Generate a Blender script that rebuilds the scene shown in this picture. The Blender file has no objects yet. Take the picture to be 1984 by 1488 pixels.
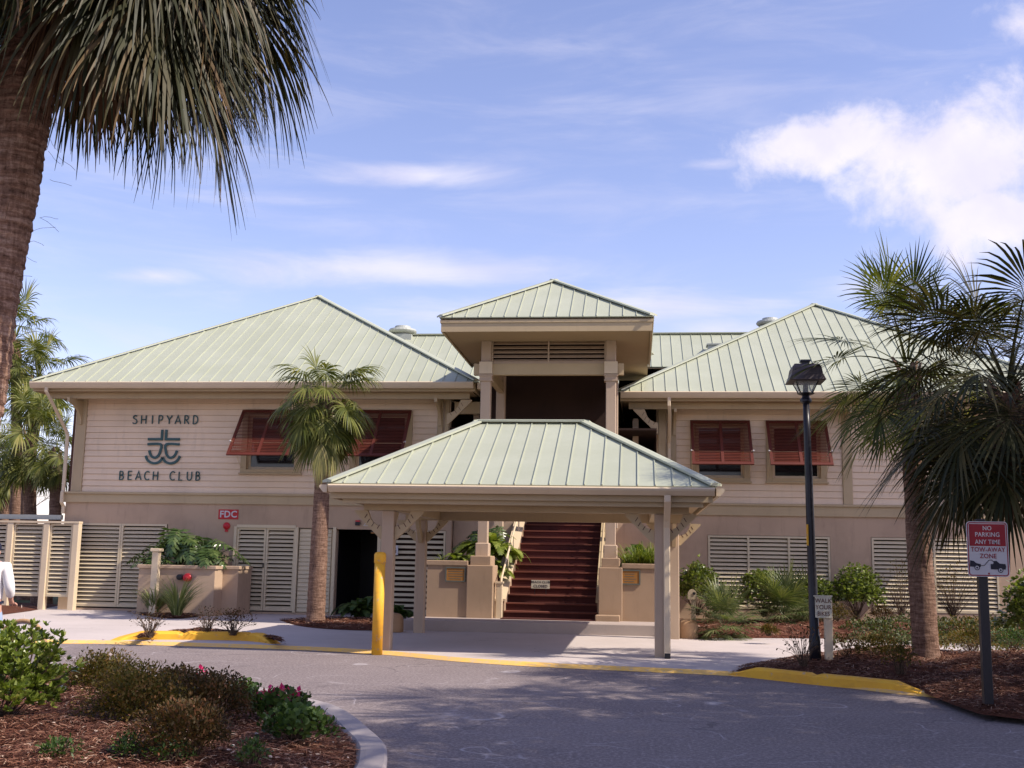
import bpy, bmesh, math, random
import numpy as np
from mathutils import Vector, Matrix, noise
from math import sin, cos, pi, radians, sqrt, atan2, hypot
random.seed(7); np.random.seed(7)
SC = bpy.context.scene
COL = SC.collection

# ------------------------------------------------------------------ camera
F, CX, CY, EYE = 2178.0, 992.0, 744.0, 1.5
PITCH, ROLL, YAW = radians(8.9), radians(0.99), radians(6.4)
fw = Vector((-sin(YAW)*cos(PITCH), cos(YAW)*cos(PITCH), sin(PITCH)))
r0 = Vector((cos(YAW), sin(YAW), 0)); u0 = r0.cross(fw)
RT = r0*cos(ROLL) + u0*sin(ROLL); UP = RT.cross(fw)
camd = bpy.data.cameras.new('camera'); cam = bpy.data.objects.new('camera', camd); COL.objects.link(cam)
cam.matrix_world = Matrix(((RT.x, UP.x, -fw.x, 0), (RT.y, UP.y, -fw.y, 0), (RT.z, UP.z, -fw.z, EYE), (0, 0, 0, 1)))
camd.sensor_width = 36; camd.lens = 36*F/1984; camd.clip_start = 0.1; camd.clip_end = 3000
SC.camera = cam
def ray(x, y): return fw + RT*((x-CX)/F) - UP*((y-CY)/F)
def PZ(x, y, z=0.0):                       # a point of the photograph laid on the level z
    d = ray(x, y); t = (z-EYE)/d.z; return Vector((0, 0, EYE)) + d*t
def PY(x, y, yy):                          # the same on the upright plane Y = yy
    d = ray(x, y); t = yy/d.y; return Vector((0, 0, EYE)) + d*t

# ------------------------------------------------------------------ light, sky, exposure
SUN = Vector((.665, -.165, .67)).normalized()
elev = math.asin(SUN.z)
sund = bpy.data.lights.new('sun', 'SUN'); sund.energy = 5.0; sund.angle = radians(.53); sund.color = (1, .90, .78)
sun = bpy.data.objects.new('sun', sund); COL.objects.link(sun); sun.rotation_euler = SUN.to_track_quat('Z', 'Y').to_euler()
sun.location = (20, -5, 20)
SC.view_settings.view_transform = 'Standard'; SC.view_settings.look = 'None'
SC.view_settings.exposure = 0.4; SC.view_settings.gamma = 1.0
SC.view_settings.use_curve_mapping = False
W = bpy.data.worlds.new('World'); SC.world = W; W.use_nodes = True
class NT:
    def __init__(s, tree): s.t = tree; s.n = tree.nodes; s.l = tree.links
    def new(s, typ, **kw):
        nd = s.n.new(typ)
        for k, v in kw.items(): setattr(nd, k, v)
        return nd
    def put(s, sock, v):
        if v is None: return
        if hasattr(v, 'is_output') or isinstance(v, bpy.types.NodeSocket): s.l.new(v, sock)
        else:
            try: sock.default_value = v
            except Exception: sock.default_value = (*v, 1)[:4] if len(v) == 3 else v
    def math(s, op, a, b=None, c=None, clamp=False):
        m = s.new('ShaderNodeMath', operation=op, use_clamp=clamp)
        s.put(m.inputs[0], a); s.put(m.inputs[1], b); s.put(m.inputs[2], c); return m.outputs[0]
    def vmath(s, op, a, b=None, out=0):
        m = s.new('ShaderNodeVectorMath', operation=op)
        s.put(m.inputs[0], a); s.put(m.inputs[1], b); return m.outputs[out]
    def mix(s, f, a, b, mode='MIX'):
        m = s.new('ShaderNodeMix', data_type='RGBA', blend_type=mode)
        s.put(m.inputs[0], f); s.put(m.inputs[6], col4(a)); s.put(m.inputs[7], col4(b)); return m.outputs[2]
    def noise(s, vec, scale, detail=4, rough=.55, dist=0, lac=2, out=0):
        m = s.new('ShaderNodeTexNoise'); s.put(m.inputs['Vector'], vec)
        m.inputs['Scale'].default_value = scale; m.inputs['Detail'].default_value = detail
        m.inputs['Roughness'].default_value = rough; m.inputs['Distortion'].default_value = dist; m.inputs['Lacunarity'].default_value = lac
        return m.outputs[out]
    def ramp(s, fac, stops, interp='LINEAR'):
        m = s.new('ShaderNodeValToRGB'); s.put(m.inputs[0], fac); cr = m.color_ramp; cr.interpolation = interp
        while len(cr.elements) < len(stops): cr.elements.new(.5)
        for e, (p, c) in zip(cr.elements, stops): e.position = p; e.color = (c, c, c, 1) if isinstance(c, (int, float)) else (*c, 1)
        return m.outputs[0]
    def sstep(s, v, a, b):
        m = s.new('ShaderNodeMapRange', interpolation_type='SMOOTHSTEP', clamp=True)
        s.put(m.inputs[0], v); m.inputs[1].default_value = a; m.inputs[2].default_value = b; return m.outputs[0]
    def mapping(s, vec, scale=(1, 1, 1), loc=(0, 0, 0), rot=(0, 0, 0)):
        m = s.new('ShaderNodeMapping'); s.put(m.inputs[0], vec); m.inputs[1].default_value = loc; m.inputs[2].default_value = rot; m.inputs[3].default_value = scale
        return m.outputs[0]
def col4(c):
    if isinstance(c, (tuple, list)) and len(c) == 3: return (*c, 1)
    return c
wt = NT(W.node_tree); wt.n.clear()
out = wt.new('ShaderNodeOutputWorld'); bg = wt.new('ShaderNodeBackground')
sky = wt.new('ShaderNodeTexSky', sky_type='NISHITA', sun_disc=False, sun_elevation=elev, sun_rotation=atan2(SUN.x, SUN.y),
             altitude=0, air_density=1.0, dust_density=.6, ozone_density=2.2)
tc = wt.new('ShaderNodeTexCoord').outputs['Generated']
sky_c = wt.mix(1.0, sky.outputs[0], (1.68, 1.34, 1.47), 'MULTIPLY')
def cloud_mask(px, py, rx, ry, soft=.5):
    c = ray(px, py).normalized()
    d = wt.vmath('SUBTRACT', tc, tuple(c))
    du = wt.vmath('DOT_PRODUCT', d, tuple(RT/(rx/F)), out=1); dv = wt.vmath('DOT_PRODUCT', d, tuple(UP/(ry/F)), out=1)
    rr = wt.math('ADD', wt.math('MULTIPLY', du, du), wt.math('MULTIPLY', dv, dv))
    front = wt.math('GREATER_THAN', wt.vmath('DOT_PRODUCT', tc, tuple(c), out=1), .5)
    m = wt.math('SUBTRACT', 1, wt.math('SQRT', rr), clamp=True)
    return wt.math('MULTIPLY', m, front)
def mx(a, b): return wt.math('MAXIMUM', a, b)
# cumulus bank on the right
nb = wt.noise(tc, 9, 9, .62, .25)
nf = wt.noise(tc, 26, 8, .62, .3)
m1 = mx(mx(cloud_mask(1850, 300, 340, 200), cloud_mask(1590, 275, 260, 110)), cloud_mask(1930, 420, 170, 120))
m1 = mx(m1, wt.math('MULTIPLY', cloud_mask(1975, 45, 150, 70), .50))
v = wt.math('ADD', wt.math('MULTIPLY', m1, 1.15), wt.math('ADD', wt.math('MULTIPLY', nb, 1.5), wt.math('MULTIPLY', nf, .9)))
cum = wt.math('MULTIPLY', wt.math('MULTIPLY', wt.sstep(v, 1.50, 2.10), .93), wt.sstep(m1, .0, .16))
# low streaky cirrus
st = wt.mapping(tc, (1, 1, 5.5), rot=(0, .05, 0))
ns = wt.noise(st, 5.5, 8, .6, .5)
m2 = mx(mx(cloud_mask(760, 520, 620, 75), cloud_mask(820, 340, 380, 45)), mx(cloud_mask(300, 535, 150, 30), cloud_mask(1150, 600, 700, 70)))
m2 = mx(m2, wt.math('MULTIPLY', mx(cloud_mask(560, 385, 330, 36), cloud_mask(1380, 318, 110, 22)), .8))
m2 = mx(m2, mx(cloud_mask(1400, 640, 300, 60), cloud_mask(1690, 560, 220, 45)))
wsp = wt.math('MULTIPLY', wt.sstep(wt.math('ADD', wt.math('MULTIPLY', m2, .6), wt.math('MULTIPLY', ns, 1.0)), .62, 1.25), .70)
gen = wt.math('MULTIPLY', wt.sstep(ns, .42, .80), .26)                      # thin veil over the whole sky
cl = mx(cum, mx(wsp, gen))
shade = wt.noise(tc, 14, 5, .5)
ccol = wt.mix(wt.sstep(shade, .35, .7), (5.9, 5.6, 6.7), (6.9, 6.5, 7.1))
fin = wt.mix(cl, sky_c, ccol)
wt.l.new(fin, bg.inputs[0]); bg.inputs[1].default_value = .118
wt.l.new(bg.outputs[0], out.inputs[0])

# ------------------------------------------------------------------ materials
MATS = {}
def mat(name, build):
    m = bpy.data.materials.new(name); m.use_nodes = True; t = NT(m.node_tree); t.n.clear()
    o = t.new('ShaderNodeOutputMaterial'); b = t.new('ShaderNodeBsdfPrincipled')
    t.l.new(b.outputs[0], o.inputs[0]); build(t, b, o); MATS[name] = m; return m
def setc(t, b, c, rough=.7, spec=.3):
    t.put(b.inputs['Base Color'], col4(c)); t.put(b.inputs['Roughness'], rough); b.inputs['Specular IOR Level'].default_value = spec
def bump(t, b, h, strength=.3, dist=.01):
    n = t.new('ShaderNodeBump'); t.put(n.inputs['Height'], h); n.inputs['Strength'].default_value = strength; n.inputs['Distance'].default_value = dist
    t.l.new(n.outputs[0], b.inputs['Normal'])
def pos(t): return t.new('ShaderNodeNewGeometry').outputs['Position']
def rnd(t): return t.new('ShaderNodeNewGeometry').outputs['Random Per Island']
def orand(t): return t.new('ShaderNodeObjectInfo').outputs['Random']
def paint(name, c, rough=.55, dirt=.12, var=.05, bscale=60, bstr=.12):
    def f(t, b, o):
        p = pos(t); n = t.noise(p, .9, 6, .6); n2 = t.noise(t.mapping(p, (3, 3, .5)), 2.5, 5, .65)
        c1 = t.mix(t.sstep(n, .35, .75), c, tuple(x*(1-dirt) for x in c))
        c2 = t.mix(t.math('MULTIPLY', t.sstep(n2, .52, .8), .5), c1, tuple(x*(1-2*dirt)*.95 for x in c))
        r = t.math('MULTIPLY', t.math('SUBTRACT', orand(t), .5), 2*var)
        hv = t.new('ShaderNodeHueSaturation'); t.put(hv.inputs['Value'], t.math('ADD', 1, r)); t.put(hv.inputs['Color'], c2)
        setc(t, b, hv.outputs[0], rough); bump(t, b, t.noise(p, bscale, 4), bstr, .004)
    return mat(name, f)
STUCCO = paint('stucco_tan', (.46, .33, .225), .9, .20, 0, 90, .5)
STUCCO_P = paint('stucco_shaded', (.36, .25, .165), .9, .16, 0, 90, .6)  # darker stucco copy: shade on the stair planters and piers is in the colour
SIDING = paint('siding_cream', (.74, .575, .405), .6, .14, .022)
TRIM = paint('trim_tan', (.45, .345, .205), .55, .12, .03)
TRIM_L = paint('trim_light', (.62, .50, .345), .5, .1, .03)
COLM = paint('column_paint', (.44, .33, .235), .55, .12, .02)
SLAT = paint('louvre_cream', (.60, .50, .335), .55, .12, .04)
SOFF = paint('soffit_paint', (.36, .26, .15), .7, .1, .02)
DARKW = paint('dark_brown_and_shade', (.035, .018, .013), .85, .3, .03)  # dark brown holding breezeway and slat-gap shade; also colours the porch screen
BRICK = paint('brick_red_tread', (.075, .018, .014), .85, .3, .06, 50, .6)
TREAD = paint('tread_nosing', (.17, .055, .036), .8, .2, .04)
SHUT = paint('shutter_oxide_red', (.105, .024, .015), .5, .2, .05)
def f(t, b, o):
    p = pos(t); n = t.noise(p, 1.6, 6, .65); n2 = t.noise(p, 9, 6, .75); n3 = t.noise(t.mapping(p, (1, 1, 2)), 4, 5, .7)
    c = t.mix(t.sstep(n, .3, .7), (.80, .44, .035), (.70, .35, .035)); c = t.mix(t.math('MULTIPLY', t.sstep(n3, .5, .75), .55), c, (.50, .25, .045))
    c = t.mix(t.math('MULTIPLY', t.sstep(n2, .60, .66), .75), c, (.42, .34, .27))
    setc(t, b, c, .6, .3); bump(t, b, n2, .35, .006)
YEL = mat('yellow_paint', f)
def f(t, b, o):
    p = pos(t); n = t.noise(p, 2.2, 6, .7); n2 = t.noise(p, 14, 6, .75)
    c = t.mix(t.sstep(n, .3, .7), (.78, .47, .10), (.66, .42, .16)); c = t.mix(t.math('MULTIPLY', t.sstep(n2, .52, .62), .7), c, (.46, .38, .31))
    setc(t, b, c, .8, .2); bump(t, b, n2, .3, .004)
YELW = mat('worn_yellow_line', f)
BOUL = paint('tan_concrete', (.43, .27, .15), .9, .25, .03, 60, .6)
BLACK = paint('black_metal', (.016, .015, .02), .35, .2, .02)
GREY = paint('galvanised_grey', (.40, .42, .38), .5, .15, .03)
WHITE = paint('white_sign', (.52, .50, .51), .5, .08, 0)
REDS = paint('red_sign', (.45, .018, .022), .45, .1, 0)
REDP = paint('shaded_sign_red', (.27, .010, .020), .45, .1, 0)  # sign red dimmed so the colour holds the shade over the parking sign
REDG = paint('red_enamel', (.50, .02, .03), .3, .15, 0)
TEAL = paint('teal_letter', (.045, .10, .10), .5, .2, 0)
ORNG = paint('bronze_plaque', (.36, .16, .035), .45, .25, 0)
PLQF = paint('plaque_frame', (.12, .13, .11), .4, .2, 0)
WOOD = paint('weathered_post', (.50, .40, .27), .8, .25, .03)
BOOTB = paint('dark_browning', (.10, .05, .035), .9, .3, .1)
SIGNB = paint('sign_board_cream', (.56, .52, .40), .6, .15, 0)
INK = paint('sign_ink_brown', (.14, .07, .05), .6, .1, 0)
INKB = paint('sign_ink_black', (.02, .02, .03), .6, .1, 0)
CLOTH_W = paint('white_cotton', (.78, .77, .76), .9, .06, 0, 30, .4)
DENIM = paint('pale_denim', (.30, .38, .52), .95, .2, 0, 60, .4)
SKIN = paint('skin', (.55, .30, .22), .6, .1, 0)
NAVY = paint('navy_cloth', (.015, .018, .045), .9, .2, 0)
RUBBER = paint('rubber', (.03, .022, .03), .6, .2, 0)
CHROME = paint('bicycle_metal', (.35, .33, .34), .3, .1, 0)
def f(t, b, o):
    p = pos(t); n = t.noise(p, 1.1, 6, .6); n2 = t.noise(t.mapping(p, (2, 2, 2)), 5, 5, .7)
    c = t.mix(t.sstep(n, .3, .75), (.385, .405, .30), (.42, .44, .335))
    c = t.mix(t.math('MULTIPLY', t.sstep(n2, .55, .8), .4), c, (.335, .35, .26))
    hv = t.new('ShaderNodeHueSaturation'); t.put(hv.inputs['Value'], t.math('ADD', .965, t.math('MULTIPLY', orand(t), .07))); t.put(hv.inputs['Color'], c)
    setc(t, b, hv.outputs[0], t.math('ADD', .42, t.math('MULTIPLY', n2, .2)), .4)
    b.inputs['Metallic'].default_value = .15
    bump(t, b, t.noise(p, 3.5, 3), .12, .02)
ROOF = mat('roof_sage_metal', f)
def f(t, b, o):
    setc(t, b, (.012, .012, .014), .08, .6)
GLASS = mat('dark_window_glass', f)
def f(t, b, o): setc(t, b, (.004, .0035, .005), 1, 0)
VOID = mat('doorway_darkness', f)
def f(t, b, o):
    p = pos(t)
    big = t.noise(p, .35, 5, .6); fine = t.noise(p, 28, 5, .8); mid = t.noise(p, 6, 6, .65)
    c = t.mix(t.sstep(big, .3, .7), (.140, .112, .108), (.190, .155, .147))
    c = t.mix(t.math('MULTIPLY', t.sstep(fine, .46, .60), .80), c, (.315, .265, .255))
    c = t.mix(t.math('MULTIPLY', t.sstep(mid, .55, .75), .28), c, (.095, .08, .09))
    # pale scuffs: rims of slow noise, broken up by a second noise
    w = t.noise(p, 1.4, 3, .5, .4)
    def rims(src, c0, wd): return t.math('SUBTRACT', 1, t.math('MULTIPLY', t.math('ABSOLUTE', t.math('SUBTRACT', src, c0)), 1/wd), clamp=True)
    gate = t.sstep(t.noise(p, 1.1, 4, .7), .45, .62)
    sc = t.math('MULTIPLY', mx3(t, rims(t.noise(p, .55, 1, .4), .5, .004), rims(t.noise(t.mapping(p, (1, 1, 1), (7, 3, 0)), .8, 1, .4), .47, .0045), rims(t.noise(t.mapping(p, (1, 1.6, 1), (1, 9, 0)), .42, 1, .3), .55, .0038)), gate)
    st = t.noise(t.mapping(p, (.35, 5.5, 1), rot=(0, 0, .06)), 3.4, 5, .7)
    streak = t.math('MULTIPLY', t.sstep(st, .58, .74), t.sstep(t.noise(p, .6, 3), .42, .62))
    c = t.mix(t.math('MULTIPLY', streak, .8), c, (.34, .30, .29))
    c = t.mix(t.math('MULTIPLY', sc, .8), c, (.42, .38, .38))
    c = t.mix(t.math('MULTIPLY', t.sstep(t.noise(p, 1.0, 5, .7), .60, .72), .45), c, (.075, .06, .062))
    # hairline cracks
    vo = t.new('ShaderNodeTexVoronoi', feature='DISTANCE_TO_EDGE'); t.put(vo.inputs['Vector'], t.vmath('ADD', p, t.vmath('SCALE', t.noise(p, 1.3, 3, out=1), None))); vo.inputs['Scale'].default_value = .35
    cr = t.math('MULTIPLY', t.math('LESS_THAN', vo.outputs[0], .006), t.sstep(big, .45, .6))
    c = t.mix(t.math('MULTIPLY', cr, .6), c, (.05, .04, .045))
    setc(t, b, c, .88, .3); bump(t, b, t.math('ADD', fine, t.math('MULTIPLY', mid, .5)), .5, .006)
def mx3(t, a, b, c): return t.math('MAXIMUM', a, t.math('MAXIMUM', b, c))
ASPH = mat('worn_asphalt', f)
def concrete(name, c, joint=0):
    def f(t, b, o):
        p = pos(t); big = t.noise(p, .5, 5, .6); fine = t.noise(p, 45, 4, .7); mid = t.noise(p, 3.2, 6, .7)
        a = t.mix(t.sstep(big, .3, .7), c, tuple(x*.88 for x in c))
        a = t.mix(t.math('MULTIPLY', t.sstep(mid, .5, .75), .35), a, tuple(x*.74 for x in c))
        a = t.mix(t.math('MULTIPLY', t.sstep(fine, .4, .8), .3), a, tuple(min(1, x*1.2) for x in c))
        vo = t.new('ShaderNodeTexVoronoi', feature='DISTANCE_TO_EDGE'); t.put(vo.inputs['Vector'], t.vmath('ADD', p, t.noise(p, 1.5, 3, out=1))); vo.inputs['Scale'].default_value = .22
        a = t.mix(t.math('MULTIPLY', t.math('LESS_THAN', vo.outputs[0], .0035), t.math('MULTIPLY', t.sstep(big, .48, .6), .5)), a, tuple(x*.4 for x in c))
        setc(t, b, a, .9, .25); bump(t, b, fine, .35, .004)
    return mat(name, f)
CONC = concrete('walk_concrete', (.50, .44, .41))
KERB = concrete('kerb_concrete', (.33, .29, .28))
SLAB = concrete('slab_concrete', (.40, .335, .30))
def f(t, b, o):
    p = pos(t); a = t.noise(p, 30, 5, .7); bb = t.noise(p, 2.2, 5, .6); cc = t.noise(p, 110, 3, .7)
    c = t.ramp(a, [(.3, (.035, .013, .008)), (.5, (.11, .038, .022)), (.68, (.20, .08, .045)), (.8, (.30, .16, .10))])
    c = t.mix(t.math('MULTIPLY', t.sstep(bb, .4, .7), .5), c, (.085, .035, .024))
    setc(t, b, c, .95, .15); bump(t, b, t.math('ADD', a, t.math('MULTIPLY', cc, .4)), 1.0, .03)
MULCH = mat('pine_straw_mulch', f)
def f(t, b, o):
    r = rnd(t); c = t.ramp(r, [(0, (.05, .019, .012)), (.35, (.105, .040, .024)), (.7, (.19, .082, .048)), (.94, (.30, .17, .11)), (1, (.48, .36, .27))])
    setc(t, b, c, .85, .2)
STRAW = mat('pine_straw_needles', f)
def f(t, b, o):
    r = rnd(t); c = t.ramp(r, [(0, (.12, .06, .04)), (.4, (.33, .2, .13)), (.8, (.55, .42, .32)), (1, (.7, .62, .55))])
    setc(t, b, c, .85, .2)
CHIPS = mat('bark_chips', f)
def f(t, b, o):
    p = pos(t); a = t.noise(p, 4, 6, .7); c = t.ramp(a, [(.3, (.035, .05, .018)), (.55, (.07, .085, .03)), (.75, (.13, .11, .06))])
    setc(t, b, c, .95, .15); bump(t, b, a, .8, .05)
GROUNDM = mat('rough_ground', f)
def leafmat(name, stops, trans=.25, rough=.42, spec=.4, pscale=2.5):
    def f(t, b, o):
        r = rnd(t); p = pos(t)
        k = t.math('ADD', t.math('MULTIPLY', r, .7), t.math('MULTIPLY', t.noise(p, pscale, 3), .6))
        k = t.math('SUBTRACT', k, .15, clamp=True)
        c = t.ramp(k, stops)
        setc(t, b, c, rough, spec)
        tr = t.new('ShaderNodeBsdfTranslucent'); t.put(tr.inputs[0], t.mix(1, c, (1.5, 1.6, .6), 'MULTIPLY'))
        ms = t.new('ShaderNodeMixShader'); ms.inputs[0].default_value = trans
        t.l.new(b.outputs[0], ms.inputs[1]); t.l.new(tr.outputs[0], ms.inputs[2]); t.l.new(ms.outputs[0], o.inputs[0])
    return mat(name, f)
PALM = leafmat('palm_frond_green', [(0, (.028, .042, .010)), (.4, (.080, .095, .016)), (.75, (.155, .160, .036)), (1, (.30, .26, .09))], .24, .5, .25)
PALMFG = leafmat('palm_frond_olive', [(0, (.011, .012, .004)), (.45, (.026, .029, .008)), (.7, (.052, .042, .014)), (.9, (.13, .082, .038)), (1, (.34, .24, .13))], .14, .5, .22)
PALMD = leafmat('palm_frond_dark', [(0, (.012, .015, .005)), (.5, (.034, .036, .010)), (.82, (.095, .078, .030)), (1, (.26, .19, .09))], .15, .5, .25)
PALMR = leafmat('palm_frond_mid', [(0, (.016, .026, .006)), (.4, (.045, .058, .010)), (.75, (.11, .12, .026)), (1, (.30, .26, .10))], .28, .5, .25)
PALMB = leafmat('palm_frond_brown', [(0, (.05, .025, .014)), (.5, (.13, .07, .04)), (1, (.30, .19, .11))], .1, .6, .2)
PALMY = leafmat('palm_frond_hanging', [(0, (.08, .09, .022)), (.5, (.20, .19, .06)), (1, (.42, .34, .13))], .2)
PALMG = leafmat('palmetto_grey_green', [(0, (.045, .070, .025)), (.5, (.10, .125, .045)), (1, (.21, .22, .10))], .2)
LEAFY = leafmat('pittosporum_leaf', [(0, (.045, .070, .010)), (.45, (.12, .165, .025)), (.8, (.22, .26, .05)), (1, (.36, .27, .10))], .25, .32, .5)
LEAFO = leafmat('olive_rust_leaf', [(0, (.040, .035, .008)), (.4, (.085, .075, .016)), (.75, (.14, .085, .025)), (1, (.22, .10, .04))], .25, .6, .2)
LEAFR = leafmat('dark_rust_leaf', [(0, (.028, .020, .008)), (.45, (.06, .042, .014)), (.8, (.11, .05, .022)), (1, (.17, .065, .035))], .2, .6, .2)
LEAFG = leafmat('geranium_leaf', [(0, (.018, .040, .010)), (.5, (.045, .085, .020)), (1, (.10, .15, .035))], .2, .5, .3)
LEAFV = leafmat('viburnum_leaf', [(0, (.045, .065, .014)), (.5, (.13, .17, .036)), (.85, (.24, .28, .07)), (1, (.40, .42, .18))], .25, .3, .6)
LEAFP = leafmat('philodendron_leaf', [(0, (.016, .036, .010)), (.5, (.045, .080, .020)), (1, (.12, .16, .05))], .2, .32, .5)
FERN = leafmat('fern_green', [(0, (.06, .09, .012)), (.5, (.15, .19, .03)), (1, (.30, .33, .08))], .3, .5, .3)
BLADE = leafmat('flax_blade', [(0, (.06, .085, .025)), (.5, (.17, .21, .065)), (1, (.40, .42, .20))], .2, .45, .4)
COVER = leafmat('ground_cover_leaf', [(0, (.018, .028, .008)), (.5, (.05, .062, .018)), (1, (.11, .13, .03))], .2, .55, .3)
PINK = leafmat('pink_petal', [(0, (.45, .02, .12)), (.6, (.70, .05, .22)), (1, (.8, .25, .35))], .3, .6, .2)
PALEF = leafmat('pale_bloom', [(0, (.55, .40, .38)), (1, (.8, .7, .66))], .3, .6, .2)
def f(t, b, o): setc(t, b, t.ramp(rnd(t), [(0, (.045, .028, .018)), (1, (.13, .085, .055))]), .9, .2)
TWIG = mat('brown_twig', f)
def trunkmat(name, c0, c1, c2):
    def f(t, b, o):
        p = pos(t); n = t.noise(t.mapping(p, (1, 1, 7)), 4.5, 7, .7); n2 = t.noise(t.mapping(p, (9, 9, 1.5)), 5, 5, .7); n3 = t.noise(p, 30, 4, .7)
        v = t.math('ADD', t.math('MULTIPLY', n, .55), t.math('ADD', t.math('MULTIPLY', n2, .3), t.math('MULTIPLY', n3, .2)))
        c = t.ramp(v, [(.38, c0), (.52, c1), (.68, c2)])
        setc(t, b, c, .95, .15); bump(t, b, v, 1.0, .035)
    return mat(name, f)
TRUNK = trunkmat('palm_trunk_brown', (.045, .026, .020), (.17, .10, .070), (.36, .24, .175))
TRUNKF = trunkmat('palm_trunk_fibrous', (.05, .026, .018), (.24, .14, .098), (.56, .39, .29))
BOOT = trunkmat('palm_boot', (.06, .035, .028), (.22, .14, .10), (.46, .34, .26))

# ------------------------------------------------------------------ mesh helpers
BASE = {}
def tag(o, label=None, cat=None, group=None, kind=None):
    if label: o['label'] = label
    if cat: o['category'] = cat
    if group: o['group'] = group
    if kind: o['kind'] = kind
    return o
def thing(name, label, cat, loc=(0, 0, 0), group=None):
    o = bpy.data.objects.new(name, None); COL.objects.link(o); o.location = loc; o.empty_display_size = .2
    BASE[o.name] = Vector(loc); return tag(o, label, cat, group)
def link_mesh(name, me, parent, base):
    o = bpy.data.objects.new(name, me); COL.objects.link(o)
    if parent is not None:
        o.parent = parent; BASE[o.name] = base
    else:
        o.location = base; BASE[o.name] = base
    return o
class MB:
    def __init__(s): s.v = []; s.f = []; s.m = []
    def add(s, vs, fs, mi=0):
        k = len(s.v); s.v += [tuple(v) for v in vs]; s.f += [tuple(i+k for i in f) for f in fs]; s.m += [mi]*len(fs); return s
    def box(s, x0, x1, y0, y1, z0, z1, mi=0):
        return s.add([(x0, y0, z0), (x1, y0, z0), (x1, y1, z0), (x0, y1, z0), (x0, y0, z1), (x1, y0, z1), (x1, y1, z1), (x0, y1, z1)],
                     [(0, 3, 2, 1), (4, 5, 6, 7), (0, 1, 5, 4), (1, 2, 6, 5), (2, 3, 7, 6), (3, 0, 4, 7)], mi)
    def bbox(s, x0, x1, y0, y1, z0, z1, c=.01, mi=0):           # box with chamfered upright and top edges
        P = [(x0+c, y0), (x1-c, y0), (x1, y0+c), (x1, y1-c), (x1-c, y1), (x0+c, y1), (x0, y1-c), (x0, y0+c)]
        Q = [(x0+2*c, y0+c), (x1-2*c, y0+c), (x1-c, y0+2*c), (x1-c, y1-2*c), (x1-2*c, y1-c), (x0+2*c, y1-c), (x0+c, y1-2*c), (x0+c, y0+2*c)]
        v = [(a, b, z0) for a, b in P]+[(a, b, z1-c) for a, b in P]+[(a, b, z1) for a, b in Q]
        fs = [tuple(range(7, -1, -1)), tuple(range(16, 24))]
        for i in range(8):
            j = (i+1) % 8; fs += [(i, j, j+8, i+8), (i+8, j+8, j+16, i+16)]
        return s.add(v, fs, mi)
    def prism(s, poly, ext, mi=0):
        n = len(poly); e = Vector(ext); P = [Vector(p) for p in poly]
        nn = Vector((0, 0, 0))
        for i in range(n): nn += P[i].cross(P[(i+1) % n])
        if nn.dot(e) > 0: P = P[::-1]
        return s.add(P+[p+e for p in P], [tuple(range(n)), tuple(range(2*n-1, n-1, -1))]+[(i, i+n, (i+1) % n+n, (i+1) % n) for i in range(n)], mi)
    def tube(s, path, rad, n=8, cap=True, mi=0):
        path = [Vector(p) for p in path]; rad = rad if hasattr(rad, '__len__') else [rad]*len(path)
        k = len(s.v); ref = None
        for i, p in enumerate(path):
            d = (path[min(i+1, len(path)-1)]-path[max(i-1, 0)]).normalized()
            if ref is None: ref = Vector((1, 0, 0)) if abs(d.x) < .8 else Vector((0, 1, 0))
            a = (ref-d*ref.dot(d)).normalized(); ref = a; b = d.cross(a)
            for j in range(n):
                t = 2*pi*j/n; s.v.append(tuple(p+(a*cos(t)+b*sin(t))*rad[i]))
        for i in range(len(path)-1):
            for j in range(n):
                jj = (j+1) % n; s.f.append((k+i*n+j, k+i*n+jj, k+(i+1)*n+jj, k+(i+1)*n+j)); s.m.append(mi)
        if cap:
            s.f.append(tuple(k+j for j in range(n-1, -1, -1))); s.f.append(tuple(k+(len(path)-1)*n+j for j in range(n))); s.m += [mi, mi]
        return s
    def lathe(s, c, prof, n=20, mi=0):
        c = Vector(c); k = len(s.v)
        for r, z in prof:
            for j in range(n): s.v.append((c.x+r*cos(2*pi*j/n), c.y+r*sin(2*pi*j/n), c.z+z))
        for i in range(len(prof)-1):
            for j in range(n):
                jj = (j+1) % n; s.f.append((k+i*n+j, k+i*n+jj, k+(i+1)*n+jj, k+(i+1)*n+j)); s.m.append(mi)
        s.f.append(tuple(k+j for j in range(n-1, -1, -1))); s.f.append(tuple(k+(len(prof)-1)*n+j for j in range(n))); s.m += [mi, mi]
        return s
    def build(s, name, mats, parent=None, base=None, smooth=False, label=None, cat=None, group=None, kind=None):
        if base is None: base = BASE[parent.name] if parent is not None else Vector((0, 0, 0))
        base = Vector(base)
        me = bpy.data.meshes.new(name)
        me.from_pydata([(v[0]-base.x, v[1]-base.y, v[2]-base.z) for v in s.v], [], s.f)
        for m in (mats if isinstance(mats, (list, tuple)) else [mats]): me.materials.append(m)
        if any(s.m): me.polygons.foreach_set('material_index', s.m)
        if smooth: me.polygons.foreach_set('use_smooth', [True]*len(me.polygons))
        me.update()
        return tag(link_mesh(name, me, parent, base), label, cat, group, kind)
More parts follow.
